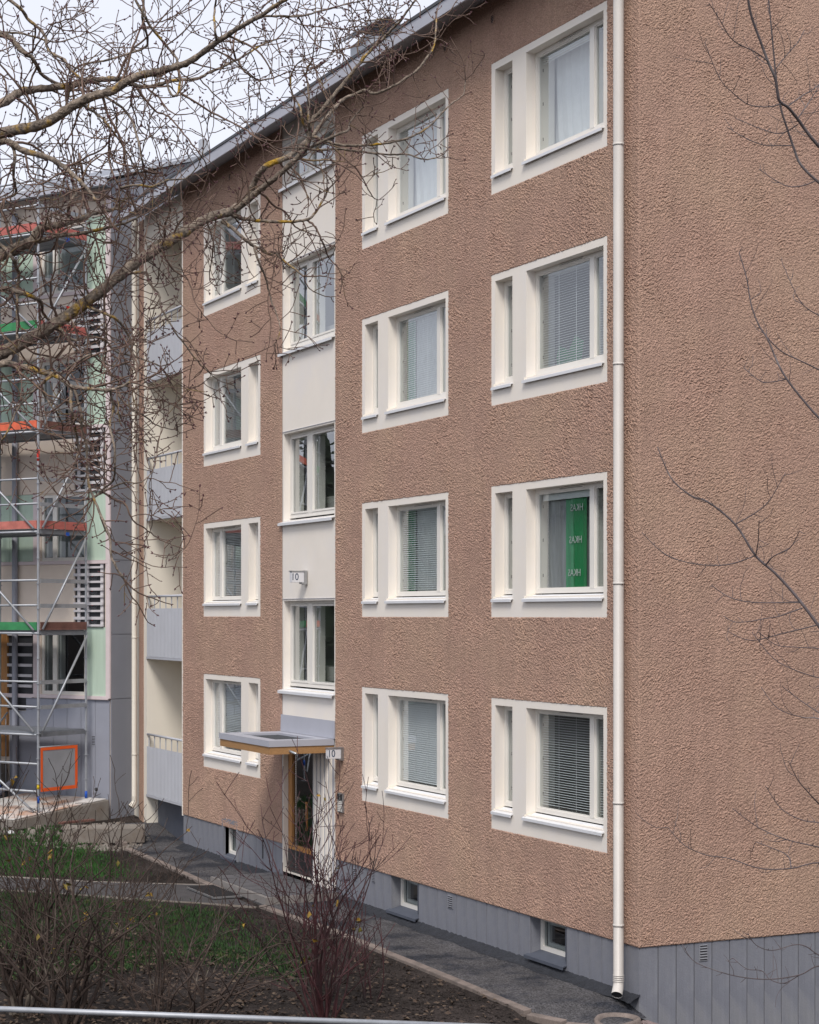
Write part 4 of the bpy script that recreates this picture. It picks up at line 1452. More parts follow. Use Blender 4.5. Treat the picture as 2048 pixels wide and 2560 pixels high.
def inside(poly, x, y):
    c = False
    n = len(poly)
    for i in range(n):
        a, b = poly[i], poly[(i + 1) % n]
        if (a.y > y) != (b.y > y) and x < (b.x - a.x) * (y - a.y) / (b.y - a.y) + a.x:
            c = not c
    return c


def scatter(poly, n, seed):
    rr = random.Random(seed)
    x0, x1 = min(p.x for p in poly), max(p.x for p in poly)
    y0, y1 = min(p.y for p in poly), max(p.y for p in poly)
    out = []
    while len(out) < n:
        x, y = rr.uniform(x0, x1), rr.uniform(y0, y1)
        if inside(poly, x, y): out.append((x, y, rr))
    return out


def grass(poly, n, seed, label, hmin, hmax, dens_seed, bias=0.1, gm_='grass'):
    m_ = MB()
    for x, y, rr in scatter(poly, n, seed):
        d = float(perlin(np.array([x * 1.1]), np.array([y * 1.1]), dens_seed)[0]) + 0.5 * float(perlin(np.array([x * 4]), np.array([y * 4]), dens_seed + 1)[0])
        if d + rr.gauss(0, 0.22) + bias < 0.0: continue
        x += rr.gauss(0, 0.22)
        y += rr.gauss(0, 0.22)
        z = gz(x, y)
        a = rr.uniform(0, 6.28)
        h = rr.uniform(hmin, hmax)
        w = rr.uniform(0.006, 0.011)
        lx, ly = rr.uniform(-0.6, 0.6) * h, rr.uniform(-0.6, 0.6) * h
        c, s = math.cos(a) * w, math.sin(a) * w
        m_.add([(x - c, y - s, z - 0.005), (x + c, y + s, z - 0.005), (x + c * 0.7 + lx * 0.4, y + s * 0.7 + ly * 0.4, z + h * 0.6), (x + lx, y + ly, z + h)], [(0, 1, 2), (0, 2, 3)])
    o = m_.build('grass', M[gm_], recalc=False)
    tag(o, label, 'grass', kind='stuff')


grass(lawn1, 26000, 1, 'bright short grass on the lawn beyond the crossing path', 0.035, 0.085, 3, 0.25, 'grass_bright')
grass(lawn2, 46000, 2, 'thin worn grass on the lawn between the crossing path and the shrubs', 0.02, 0.06, 4, 0.03)
# leaf litter
lf = MB()
area = [ground_pt(*p) for p in ((-200, 2340), (300, 2330), (700, 2400), (900, 2370), (1400, 2560), (1500, 2640), (-200, 2640))]
for x, y, rr in scatter(area, 5200, 9):
    if rr.random() > 0.35 + 0.65 * smooth01((-y - 1.8) / 3.0): continue
    z = gz(x, y) + rr.uniform(0.0, 0.02)
    a = rr.uniform(0, 6.28)
    r = rr.uniform(0.018, 0.045)
    ca, sa = math.cos(a) * r, math.sin(a) * r
    t1, t2 = rr.uniform(-0.5, 0.8) * r, rr.uniform(-0.5, 0.8) * r
    lf.add([(x - ca, y - sa, z + 0.004), (x + sa * 0.6, y - ca * 0.6, z + 0.006 + t1), (x + ca, y + sa, z + 0.005), (x - sa * 0.6, y + ca * 0.6, z + 0.006 + t2)], [(0, 1, 2), (0, 2, 3)])
lo = lf.build('leaf_litter', M['dead_leaf'], recalc=False)
tag(lo, 'brown dead leaves strewn over the bare soil under the shrubs', 'leaves', kind='stuff')
# clods and bits on the soil strip by the kerb
cb = MB()
area2 = [Vector((x, y, 0)) for x, y in ((-8.5, -1.4), (1.4, -1.5), (1.8, -3.4), (-1, -3.4), (-8.5, -2.1))]
area3 = [ground_pt(*p) for p in ((200, 2095), (330, 2105), (560, 2190), (480, 2206), (330, 2198), (260, 2140))]
for ar, nn, sd in ((area2, 2600, 21), (area3, 900, 22)):
    for x, y, rr in scatter(ar, nn, sd):
        r = rr.uniform(0.008, 0.03)
        z = gz(x, y)
        a = rr.uniform(0, 6.28)
        p = []
        for k in range(5):
            an = a + k * 1.2566
            q = r * rr.uniform(0.6, 1.2)
            p.append((x + math.cos(an) * q, y + math.sin(an) * q, z - 0.005))
        p.append((x + rr.uniform(-0.3, 0.3) * r, y + rr.uniform(-0.3, 0.3) * r, z + r * rr.uniform(0.4, 0.9)))
        cb.add(p, [(k, (k + 1) % 5, 5) for k in range(5)])
co = cb.build('soil_clods', M['soil'], recalc=False)
tag(co, 'dark crumbs of dug soil along the kerb stones', 'soil', kind='stuff')
# pale gravel by the building corner
gv = MB()
area4 = [Vector((x, y, 0)) for x, y in ((0.45, -0.25), (0.75, -0.75), (1.3, -0.5), (1.3, 1.6), (0.06, 1.6), (0.06, 0.1))]
for x, y, rr in scatter(area4, 5200, 31):
    r = rr.uniform(0.006, 0.017)
    a = rr.uniform(0, 6.28)
    p = [(x + math.cos(a + k * 1.5708) * r * rr.uniform(0.7, 1.2), y + math.sin(a + k * 1.5708) * r * rr.uniform(0.7, 1.2), gz(x, y) - 0.02) for k in range(4)]
    p += [(x + rr.uniform(-.3, .3) * r, y, gz(x, y) - 0.018 + r * rr.uniform(0.5, 0.9))]
    gv.add(p, [(0, 1, 4), (1, 2, 4), (2, 3, 4), (3, 0, 4)])
go = gv.build('gravel', M['gravel'], recalc=False)
tag(go, 'pinkish grey gravel at the foot of the gable plinth', 'gravel', kind='stuff')

# builders' rubble along the foot of the half clad building
rbm = MB()
ar5 = [ground_pt(px, py, 0.3) for px, py in ((-60, 2072), (90, 2080), (230, 2088), (340, 2086), (380, 2062), (300, 2050), (150, 2062), (-60, 2060))]
for x, y, rr in scatter(ar5, 900, 51):
    r = rr.uniform(0.012, 0.06) if rr.random() < 0.9 else rr.uniform(0.06, 0.11)
    z = gz(x, y) - 0.02
    a = rr.uniform(0, 6.28)
    p = [(x + math.cos(a + k * 1.5708) * r * rr.uniform(0.6, 1.3), y + math.sin(a + k * 1.5708) * r * rr.uniform(0.6, 1.3), z) for k in range(4)]
    p += [(q[0] * 0.5 + x * 0.5 + rr.uniform(-.2, .2) * r, q[1] * 0.5 + y * 0.5, z + r * rr.uniform(0.5, 1.0)) for q in p[:4]]
    rbm.add(p, BOXF)
rbo = rbm.build('rubble', M['concrete'], recalc=False)
tag(rbo, 'grey crumbs of building rubble before the concrete channel and slab', 'rubble', kind='stuff')

# splash basin under the downpipe
bs = MB()
bc = ground_pt(1546, 2545, -0.03)
bc.z = 0
n = 28
prof = [(0.34, -0.10), (0.34, 0.085), (0.325, 0.10), (0.285, 0.10), (0.26, 0.07), (0.17, -0.02), (0.0, -0.035)]
bp_ = []
for i in range(n):
    a = 2 * math.pi * i / n
    k = 1.0 + 0.45 * max(0, math.cos(a + 1.0)) ** 3
    for r, z in prof:
        dip = 0.03 * max(0, math.cos(a + 1.0)) ** 6 if z > 0.05 else 0
        bp_.append((bc.x + math.cos(a) * r * k * 0.8, bc.y + math.sin(a) * r * k * 0.72, z - dip - 0.12))
q = len(prof)
bs.add(bp_, [(i * q + j, ((i + 1) % n) * q + j, ((i + 1) % n) * q + j + 1, i * q + j + 1) for i in range(n) for j in range(q - 1)])
bo = bs.build('splash_basin', M['kerb_stone'], smooth=True)
tag(bo, 'round concrete splash basin under the white downpipe', 'basin')

# low pipe rail in the foreground
r0, r1 = ground_pt(10, 2523, 0.45), ground_pt(900, 2555.5, 0.45)
rd = (r1 - r0).normalized()
ra, rb = r0 - rd * 4.0, r1 + rd * 1.6
rail = MB().tube([ra, rb], 0.030, 14).build('pipe_rail', M['galvanised'], smooth=True)
tag(rail, 'low galvanised pipe rail running in front of the bare shrubs', 'rail')
for i in range(5):
    p = ra + (rb - ra) * (0.01, 0.14, 0.27, 0.405, 0.985)[i]
    MB().tube([(p.x, p.y, -0.2), (p.x, p.y, 0.43)], 0.024, 10).build('post', M['galvanised'], rail, smooth=True)

# concrete pieces by the scaffold
hz_ = TL(1.2, 1.0, 0)
hc = MB(TL)
hc.add([(-0.05, 0.12, 0.25), (2.35, 0.12, 0.25), (2.75, 2.3, 0.25), (0.45, 2.3, 0.25), (-0.05, 0.12, 0.70), (2.35, 0.12, 0.70), (2.75, 2.3, 0.42), (0.45, 2.3, 0.42)], BOXF)
hatch = hc.build('concrete_slab', M['concrete'], bevel=0.015)
tag(hatch, 'sloping rust stained concrete slab under the scaffold foot', 'slab')
tpz = MB(TL)
tpz.add([(0.0, 0.16, 0.705), (2.3, 0.16, 0.705), (2.7, 2.26, 0.435), (0.5, 2.26, 0.435), (0.0, 0.16, 0.72), (2.3, 0.16, 0.72), (2.7, 2.26, 0.45), (0.5, 2.26, 0.45)], BOXF)
tpz.build('stained_cover', M['concrete_rust'], hatch)
tr0, tr1 = at(158, 2052, 37.0), at(362, 2050, 37.2)
dv = (tr1 - tr0); dv.z = 0; dl = dv.length; dv.normalize()
pv = Vector((dv.y, -dv.x, 0))
TT = lambda a, o, z: tuple(Vector((tr0.x, tr0.y, 0)) + dv * a + pv * o + Vector((0, 0, z)))
tg_ = MB(TT)
tg_.prism([(-0.26, 0.05), (0.26, 0.05), (0.26, 0.33), (0.19, 0.34), (0.10, 0.24), (-0.10, 0.24), (-0.19, 0.36), (-0.26, 0.36)], 0.0, dl)
tg = tg_.build('concrete_channel', M['concrete'], bevel=0.01)
tag(tg, 'long concrete drainage channel lying beside the cream downpipe', 'channel')
for k, (px, py, Z, sx, sy, sz_) in enumerate(((27, 2058, 37.2, 0.11, 0.09, 0.06),)):
    p = at(px, py, Z)
    bm_ = MB()
    rr = random.Random(40 + k)
    pts = []
    for i in range(7):
        for j in range(5):
            an, el = 2 * math.pi * i / 7, math.pi / 2 * j / 4
            f = rr.uniform(0.8, 1.1)
            pts.append((p.x + math.cos(an) * math.cos(el) * sx * f, p.y + math.sin(an) * math.cos(el) * sy * f, gz(p.x, p.y) + 0.0 + math.sin(el) * sz_ * f))
    bm_.add(pts, [(i * 5 + j, ((i + 1) % 7) * 5 + j, ((i + 1) % 7) * 5 + j + 1, i * 5 + j + 1) for i in range(7) for j in range(4)])
    o = bm_.build('plaster_lump', M['lamp_white'], smooth=True)
    tag(o, ['small white heap of plaster by the scaffold foot', 'crumpled white scrap on the soil before the concrete channel'][k], 'debris')
# two planks lying by the scaffold
for k, (pa, pb_) in enumerate(((at(150, 2042, 37.3), at(235, 2040, 37.9)),)):
    d = pb_ - pa; d.z = 0
    dn = d.normalized(); pn = Vector((dn.y, -dn.x, 0))
    z = 0.37
    TP = lambda a, o, zz: tuple(Vector((pa.x, pa.y, 0)) + dn * a + pn * o + Vector((0, 0, zz)))
    o = MB(TP).box(0, d.length, -0.06, 0.06, z, z + 0.04).build('timber_plank', M['board_brown'], bevel=0.004)
    tag(o, 'short weathered timber plank lying on the concrete channel', 'plank')


# ================================================================ bare woody plants
class Wood:
    def __init__(self, seed):
        self.rr = random.Random(seed)
        self.twigs = MB()
        self.buds = MB()
        self.nb = 0

    def bud(self, p, d, ln=0.016, r=0.0045):
        d = d.normalized()
        a = d.orthogonal().normalized()
        b = d.cross(a)
        m_ = p + d * ln * 0.4
        self.buds.add([p, m_ + a * r, m_ + b * r, m_ - a * r, m_ - b * r, p + d * ln],
                      [(0, 2, 1), (0, 3, 2), (0, 4, 3), (0, 1, 4), (5, 1, 2), (5, 2, 3), (5, 3, 4), (5, 4, 1)])
        self.nb += 1

    def twig(self, p, d, ln, r0, lvl, up=0.15, wig=0.28, step=0.05, buds=True, sub=(0.07, 0.16), budlen=0.0145, r_end=0.0016, spread=1.0):
        rr = self.rr
        n = max(3, int(ln / step))
        st = ln / n
        pts = [p.copy()]
        d = d.normalized()
        curl = Vector((rr.gauss(0, 1), rr.gauss(0, 1), rr.gauss(0, 1))) * 0.12
        nxt = rr.uniform(*sub)
        run = 0.0
        kids = []
        for i in range(n):
            d = d + Vector((rr.gauss(0, 1), rr.gauss(0, 1), rr.gauss(0, 1))) * wig * 0.5 + curl * 0.35 + Vector((0, 0, up * 0.25))
            d.normalize()
            pts.append(pts[-1] + d * st)
            run += st
            if run > nxt and i < n - 1:
                kids.append((pts[-1].copy(), d.copy(), i / n))
                nxt = run + rr.uniform(*sub)
        rad = [max(r_end, r0 + (r_end - r0) * i / n) for i in range(n + 1)]
        self.twigs.tube(pts, rad, 5 if r0 > 0.006 else 4, caps=False)
        for q, dd, fr_ in kids:
            sd = dd.orthogonal()
            sd.rotate(Matrix.Rotation(rr.uniform(0, 6.28), 3, dd))
            if lvl > 0:
                nd = dd * rr.uniform(0.3, 0.9) + sd * spread + Vector((0, 0, up))
                self.twig(q, nd, ln * rr.uniform(0.22, 0.55) * (1.1 - 0.5 * fr_), max(r_end, r0 * (1 - fr_) * 0.6), lvl - 1, up, wig, step * 0.8, buds, sub, budlen, r_end, spread)
            elif buds:
                k = rr.choice((1, 1, 2, 3))
                for _ in range(k):
                    bd = dd * 0.5 + sd * 0.9 + Vector((rr.gauss(0, .4), rr.gauss(0, .4), rr.gauss(0, .4)))
                    self.bud(q + sd * 0.002, bd, budlen * rr.uniform(0.7, 1.3), budlen * 0.26)
        if buds:
            for _ in range(rr.choice((1, 2, 3))):
                self.bud(pts[-1], d + Vector((rr.gauss(0, .35), rr.gauss(0, .35), rr.gauss(0, .35))), budlen * rr.uniform(0.8, 1.4), budlen * 0.27)
        return pts


def catmull(pts, per=6):
    out = []
    n = len(pts)
    for i in range(n - 1):
        p0, p1, p2, p3 = pts[max(0, i - 1)], pts[i], pts[i + 1], pts[min(n - 1, i + 2)]
        for k in range(per):
            t = k / per
            out.append(tuple(0.5 * ((2 * b) + (-a + c) * t + (2 * a - 5 * b + 4 * c - d) * t * t + (-a + 3 * b - 3 * c + d) * t ** 3)
                             for a, b, c, d in zip(p0, p1, p2, p3)))
    out.append(tuple(pts[-1]))
    return out


# ---- the big bare tree reaching in from the left (limb courses; widths in cm at the limb ends)
TZ = 9.5
limbs = [
    # (start width px, end width px, depth drift, points)
    (34, 9, -0.9, [(-340, 520), (-180, 400), (-60, 345), (0, 333), (60, 322), (122, 304), (183, 264), (235, 240), (284, 225), (343, 190), (387, 181), (439, 167), (480, 151), (526, 116), (561, 93), (601, 67), (648, 41), (706, 3), (760, -30)]),
    (26, 13, 0.8, [(-340, 420), (-160, 330), (0, 260), (49, 231), (85, 223), (134, 219), (183, 213), (223, 201), (264, 198), (304, 197)]),
    (13, 4, 0.5, [(304, 197), (326, 209), (349, 216), (375, 216), (410, 207), (451, 200), (491, 197), (526, 180), (590, 151), (619, 135), (650, 115), (690, 98)]),
    (40, 22, 0.6, [(-340, 1080), (-160, 960), (-40, 900), (0, 883), (54, 859), (130, 814), (211, 759), (302, 687), (362, 642), (452, 587), (515, 548), (575, 530)]),
    (18, 12, 0.5, [(575, 530), (620, 490), (646, 438), (670, 412), (716, 394), (751, 367), (781, 340)]),
    (12, 4, 0.7, [(781, 340), (801, 314), (827, 281), (854, 252), (885, 237), (910, 226), (942, 233), (996, 208), (1045, 172), (1072, 138), (1086, 111), (1091, 50)]),
    (17, 5, -0.7, [(585, 528), (629, 493), (664, 464), (700, 435), (755, 383), (772, 356), (774, 325), (782, 298), (805, 275), (854, 214), (889, 172), (923, 130), (957, 99), (984, 69), (1003, 50), (1038, 0)]),
    (11, 5, -0.4, [(575, 535), (606, 546), (630, 549), (653, 552), (708, 555), (767, 549), (793, 525), (812, 492), (822, 470)]),
    (6, 3, 0.2, [(767, 550), (790, 570), (812, 619), (825, 648), (850, 672)]),
    (11, 5, -0.8, [(556, 554), (575, 565), (594, 581), (611, 597), (633, 614), (653, 622), (674, 636), (691, 633), (709, 652), (760, 690)]),
    (7, 2, -0.3, [(635, 617), (646, 650), (666, 701), (677, 748), (693, 788), (701, 822), (688, 862)]),
    (9, 3, -0.6, [(782, 340), (812, 352), (850, 362), (908, 363), (965, 358), (1023, 344), (1072, 318), (1118, 268), (1157, 237), (1164, 199)]),
    (8, 3, 0.4, [(747, 369), (793, 375), (850, 373), (908, 379), (977, 386), (1015, 386), (1060, 398), (1092, 394)]),
    (9, 3, 0.3, [(747, 383), (839, 337), (870, 325), (877, 302), (908, 268)]),
    (8, 2, -0.3, [(774, 325), (772, 291), (772, 230), (766, 180), (781, 145), (789, 77), (789, -10)]),
    (7, 3, 0.3, [(772, 340), (755, 298), (751, 268), (732, 237), (726, 199), (739, 165), (759, 149)]),
    (36, 8, 0.9, [(-340, 860), (-150, 700), (0, 639), (42, 620), (81, 601), (94, 578), (117, 566), (146, 562), (177, 553), (209, 545), (230, 534), (261, 528), (300, 520)]),
    (14, 5, -0.5, [(81, 606), (104, 601), (146, 589), (188, 586), (230, 578), (271, 568), (313, 558), (352, 540)]),
    (10, 5, 0.2, [(173, 553), (171, 526), (180, 497), (192, 478), (184, 453), (172, 430)]),
    (18, 6, 0.4, [(-340, 930), (-120, 760), (0, 723), (45, 729), (84, 743), (103, 756), (106, 780), (127, 805)]),
    (22, 6, -0.6, [(-340, 1120), (-120, 940), (0, 910), (46, 915), (93, 926), (130, 936), (158, 950), (176, 966), (209, 970), (255, 975), (290, 972), (325, 955)]),
    (9, 6, 0.2, [(178, 966), (178, 1010), (183, 1051), (192, 1089), (196, 1126), (188, 1158)]),
    (8, 6, -0.3, [(185, 968), (197, 1010), (204, 1042), (205, 1079), (217, 1112), (218, 1181), (223, 1216), (234, 1244), (259, 1303), (274, 1345), (280, 1397), (308, 1445)]),
    (8, 4, -0.5, [(130, 940), (104, 961), (76, 987), (46, 1019), (23, 1072), (5, 1100)]),
    (7, 4, 0.4, [(102, 961), (116, 996), (139, 1028), (158, 1063)]),
    (7, 4, -0.4, [(144, 940), (185, 910), (225, 887), (255, 905), (287, 915), (325, 905)]),
    (7, 5, 0.2, [(274, 973), (285, 1019), (274, 1061), (285, 1112), (287, 1158), (283, 1200), (253, 1228), (234, 1244)]),
    (6, 2, -0.4, [(253, 1228), (290, 1249), (313, 1260), (332, 1300), (362, 1321), (401, 1349), (437, 1364), (462, 1372)]),
    (9, 5, -0.4, [(211, 765), (262, 783), (296, 802), (320, 835), (329, 868), (335, 905), (322, 960)]),
    (8, 3, -0.6, [(305, 687), (362, 681), (374, 708), (398, 738), (404, 771), (446, 841), (495, 904), (520, 930)]),
    (8, 4, 0.5, [(145, 815), (181, 850), (226, 841), (265, 853), (290, 880), (338, 892), (401, 916)]),
    (20, 7, 0.6, [(-340, 300), (-140, 140), (0, 87), (53, 126), (85, 150), (110, 190), (180, 225)]),
    (10, 6, -0.5, [(-60, -60), (41, 12), (69, 45), (110, 85), (122, 126), (162, 150), (179, 179), (215, 203)]),
    (8, 3, 0.3, [(-60, 75), (0, 81), (49, 83), (97, 95), (142, 105), (200, 90)]),
    (7, 5, 0.6, [(361, -30), (357, 41), (369, 93), (361, 120), (308, 138), (260, 152), (195, 166), (175, 210)]),
    (7, 6, 0.0, [(330, -20), (349, 20), (390, 85), (430, 130), (446, 162), (448, 227), (430, 239), (418, 212)]),
    (7, 4, 0.1, [(542, 100), (536, 49), (540, 0), (548, -30)]),
    (6, 3, -0.3, [(448, 230), (528, 280), (609, 321), (650, 350), (700, 372)]),
    (7, 5, -0.4, [(260, 238), (317, 280), (341, 333), (353, 386), (360, 425)]),
    (7, 4, 0.5, [(203, 262), (252, 292), (280, 325), (308, 365), (345, 430)]),
    (6, 4, 0.3, [(205, 207), (211, 244), (195, 284), (183, 325), (160, 360)]),
    (6, 3, -0.4, [(341, 217), (386, 276), (422, 292), (471, 349), (510, 400), (520, 430)]),
    (24, 7, -0.7, [(-340, 620), (-120, 400), (0, 353), (61, 377), (134, 400), (175, 430), (215, 467), (240, 500)]),
    (9, 6, 0.3, [(34, 368), (37, 400), (34, 438), (39, 483), (12, 497)]),
    (6, 5, -0.2, [(199, 386), (205, 426), (209, 479), (203, 519), (195, 548)]),
    (6, 4, 0.3, [(280, 320), (272, 365), (276, 418), (300, 470)]),
    (10, 7, -0.5, [(0, 610), (24, 633), (41, 666), (48, 693), (42, 750), (44, 850)]),
    (6, 3, 0.2, [(590, 151), (583, 116), (590, 81), (610, 40)]),
    (6, 3, 0.2, [(596, 152), (613, 180), (648, 200), (685, 194), (725, 178)]),
    (7, 3, 0.4, [(650, 41), (700, 40), (750, 40), (800, 28), (860, 12), (930, -5)]),
    (5, 2, 0.2, [(745, 40), (765, 75), (800, 118), (850, 125), (905, 112)]),
    (6, 3, 0.5, [(130, 815), (170, 850), (215, 900), (250, 930), (300, 945), (350, 990), (400, 1000)]),
    (6, 3, -0.5, [(54, 860), (90, 885), (140, 895), (180, 935), (215, 1000), (250, 1020)]),
    (6, 2, -0.3, [(402, 620), (430, 670), (470, 700), (490, 760), (520, 800)]),
    (5, 2, 0.3, [(540, 545), (535, 590), (530, 640), (524, 700), (545, 715)]),
]
xr = random.Random(91)                           # further side limbs in the tangled lower left of the crown
for _ in range(10):
    src = xr.choice([l for l in limbs[:55] if 0 <= l[3][len(l[3]) // 2][0] < 380 and 350 < l[3][len(l[3]) // 2][1] < 1250])
    x, y_ = xr.choice([p for p in src[3] if p[0] >= 0])
    an = xr.uniform(-0.9, 1.5)
    pl_ = [(x, y_)]
    for k in range(xr.choice((4, 5, 6))):
        an += xr.gauss(0, 0.45)
        x += math.cos(an) * 42
        y_ += math.sin(an) * 42
        pl_.append((x, y_))
    limbs.append((xr.uniform(5, 7.5), 2.5, xr.uniform(-0.8, 0.8), pl_))
tree = empty('bare_tree', (at(-340, 900, TZ).x, at(-340, 900, TZ).y, 0.0))
tag(tree, 'large bare tree with lichen yellow limbs reaching across the brown building', 'tree')
bpy.context.view_layer.update()
W = Wood(3)
tx = [at(-350, 2000, TZ)]
tb = at(-350, 1000, TZ)
trunk_pts = [Vector((tb.x - 0.1, tb.y, -0.15)), Vector((tb.x - 0.05, tb.y, 0.4)), Vector((tb.x, tb.y, 2.0)), Vector((tb.x + 0.05, tb.y + 0.05, 4.0)), Vector((tb.x, tb.y, 6.0)), Vector((tb.x - 0.05, tb.y, 8.0)), Vector((tb.x - 0.2, tb.y + 0.2, 9.6))]
MB().tube([Vector(p) for p in catmull([tuple(v) for v in trunk_pts], 5)], list(np.linspace(0.27, 0.10, 31)), 14).build('trunk', M['bark'], tree, smooth=True)
placed = []           # (px, py, Z) samples of limbs already laid
lr_ = random.Random(17)
limb3d = []
for wi, (wa, wb, drift, pp) in enumerate(limbs):
    pts2 = catmull([tuple(map(float, p)) for p in pp], 5)
    best = None
    for (qx, qy, qz) in placed:
        d = math.hypot(qx - pts2[0][0], qy - pts2[0][1])
        if best is None or d < best[0]: best = (d, qz)
    z0 = best[1] if (best and best[0] < 28) else (TZ if pp[0][0] <= -300 else TZ + lr_.uniform(-0.8, 1.1))
    n = len(pts2)
    ln = sum(math.hypot(pts2[i + 1][0] - pts2[i][0], pts2[i + 1][1] - pts2[i][1]) for i in range(n - 1)) / 500.0
    P, R = [], []
    ph = lr_.uniform(0, 6)
    run = 0
    for i, (x, y_) in enumerate(pts2):
        u_ = i / (n - 1)
        z = z0 + drift * ln * 0.55 * u_ + 0.10 * math.sin(ph + u_ * 7) * min(1, u_ * 4)
        placed.append((x, y_, z))
        p = at(x + lr_.uniform(-1.2, 1.2), y_ + lr_.uniform(-1.2, 1.2), z)
        P.append(p)
        wpx = wa + (wb - wa) * u_ ** 0.8
        R.append(max(0.0025, wpx * 0.5 * z / FPX * (1 + 0.10 * math.sin(i * 2.3 + wi))))
    MB().tube(P, R, 10 if wa > 10 else 7).build('branch', M['bark'] if wa > 6.5 else M['twig'], tree, smooth=True)
    limb3d.append((P, R, wa))
for P, R, wa in limb3d:
    run, nxt = 0.0, 0.05
    for i in range(1, len(P)):
        run += (P[i] - P[i - 1]).length
        if run > nxt:
            nxt = run + lr_.uniform(0.044, 0.105) * (1.0 if wa > 6.5 else 1.35)
            # px test: stay in and near the view
            t = (P[i] - P[i - 1]).normalized()
            sd = t.orthogonal()
            sd.rotate(Matrix.Rotation(lr_.uniform(0, 6.28), 3, t))
            dd = t * lr_.uniform(0.1, 0.9) + sd * 0.9 + Vector((0, 0, lr_.uniform(-0.35, 0.55)))
            ln = lr_.choice((0.06, 0.10, 0.16, 0.22, 0.3, 0.42, 0.6))
            lvl = 2 if ln > 0.4 else (1 if ln > 0.15 else 0)
            W.twig(P[i], dd, ln, min(R[i] * 0.6, 0.0028 + ln * 0.008), lvl, up=lr_.uniform(-0.25, 0.5), wig=0.32, step=0.032, sub=(0.035, 0.085), r_end=0.0021)
    # tip sprays
    t = (P[-1] - P[-2]).normalized()
    for _ in range(3):
        W.twig(P[-1], t + Vector((lr_.gauss(0, .5), lr_.gauss(0, .5), lr_.gauss(0, .5))), lr_.uniform(0.12, 0.34), min(R[-1] * 0.8, 0.006), 1, up=0.2, wig=0.3, step=0.032, sub=(0.035, 0.08), r_end=0.0021)
tw = W.twigs.build('twigs', M['twig'], tree, smooth=True, recalc=False)
tw['kind'] = 'stuff'
bu = W.buds.build('buds', M['bud'], tree, recalc=False)
bu['kind'] = 'stuff'

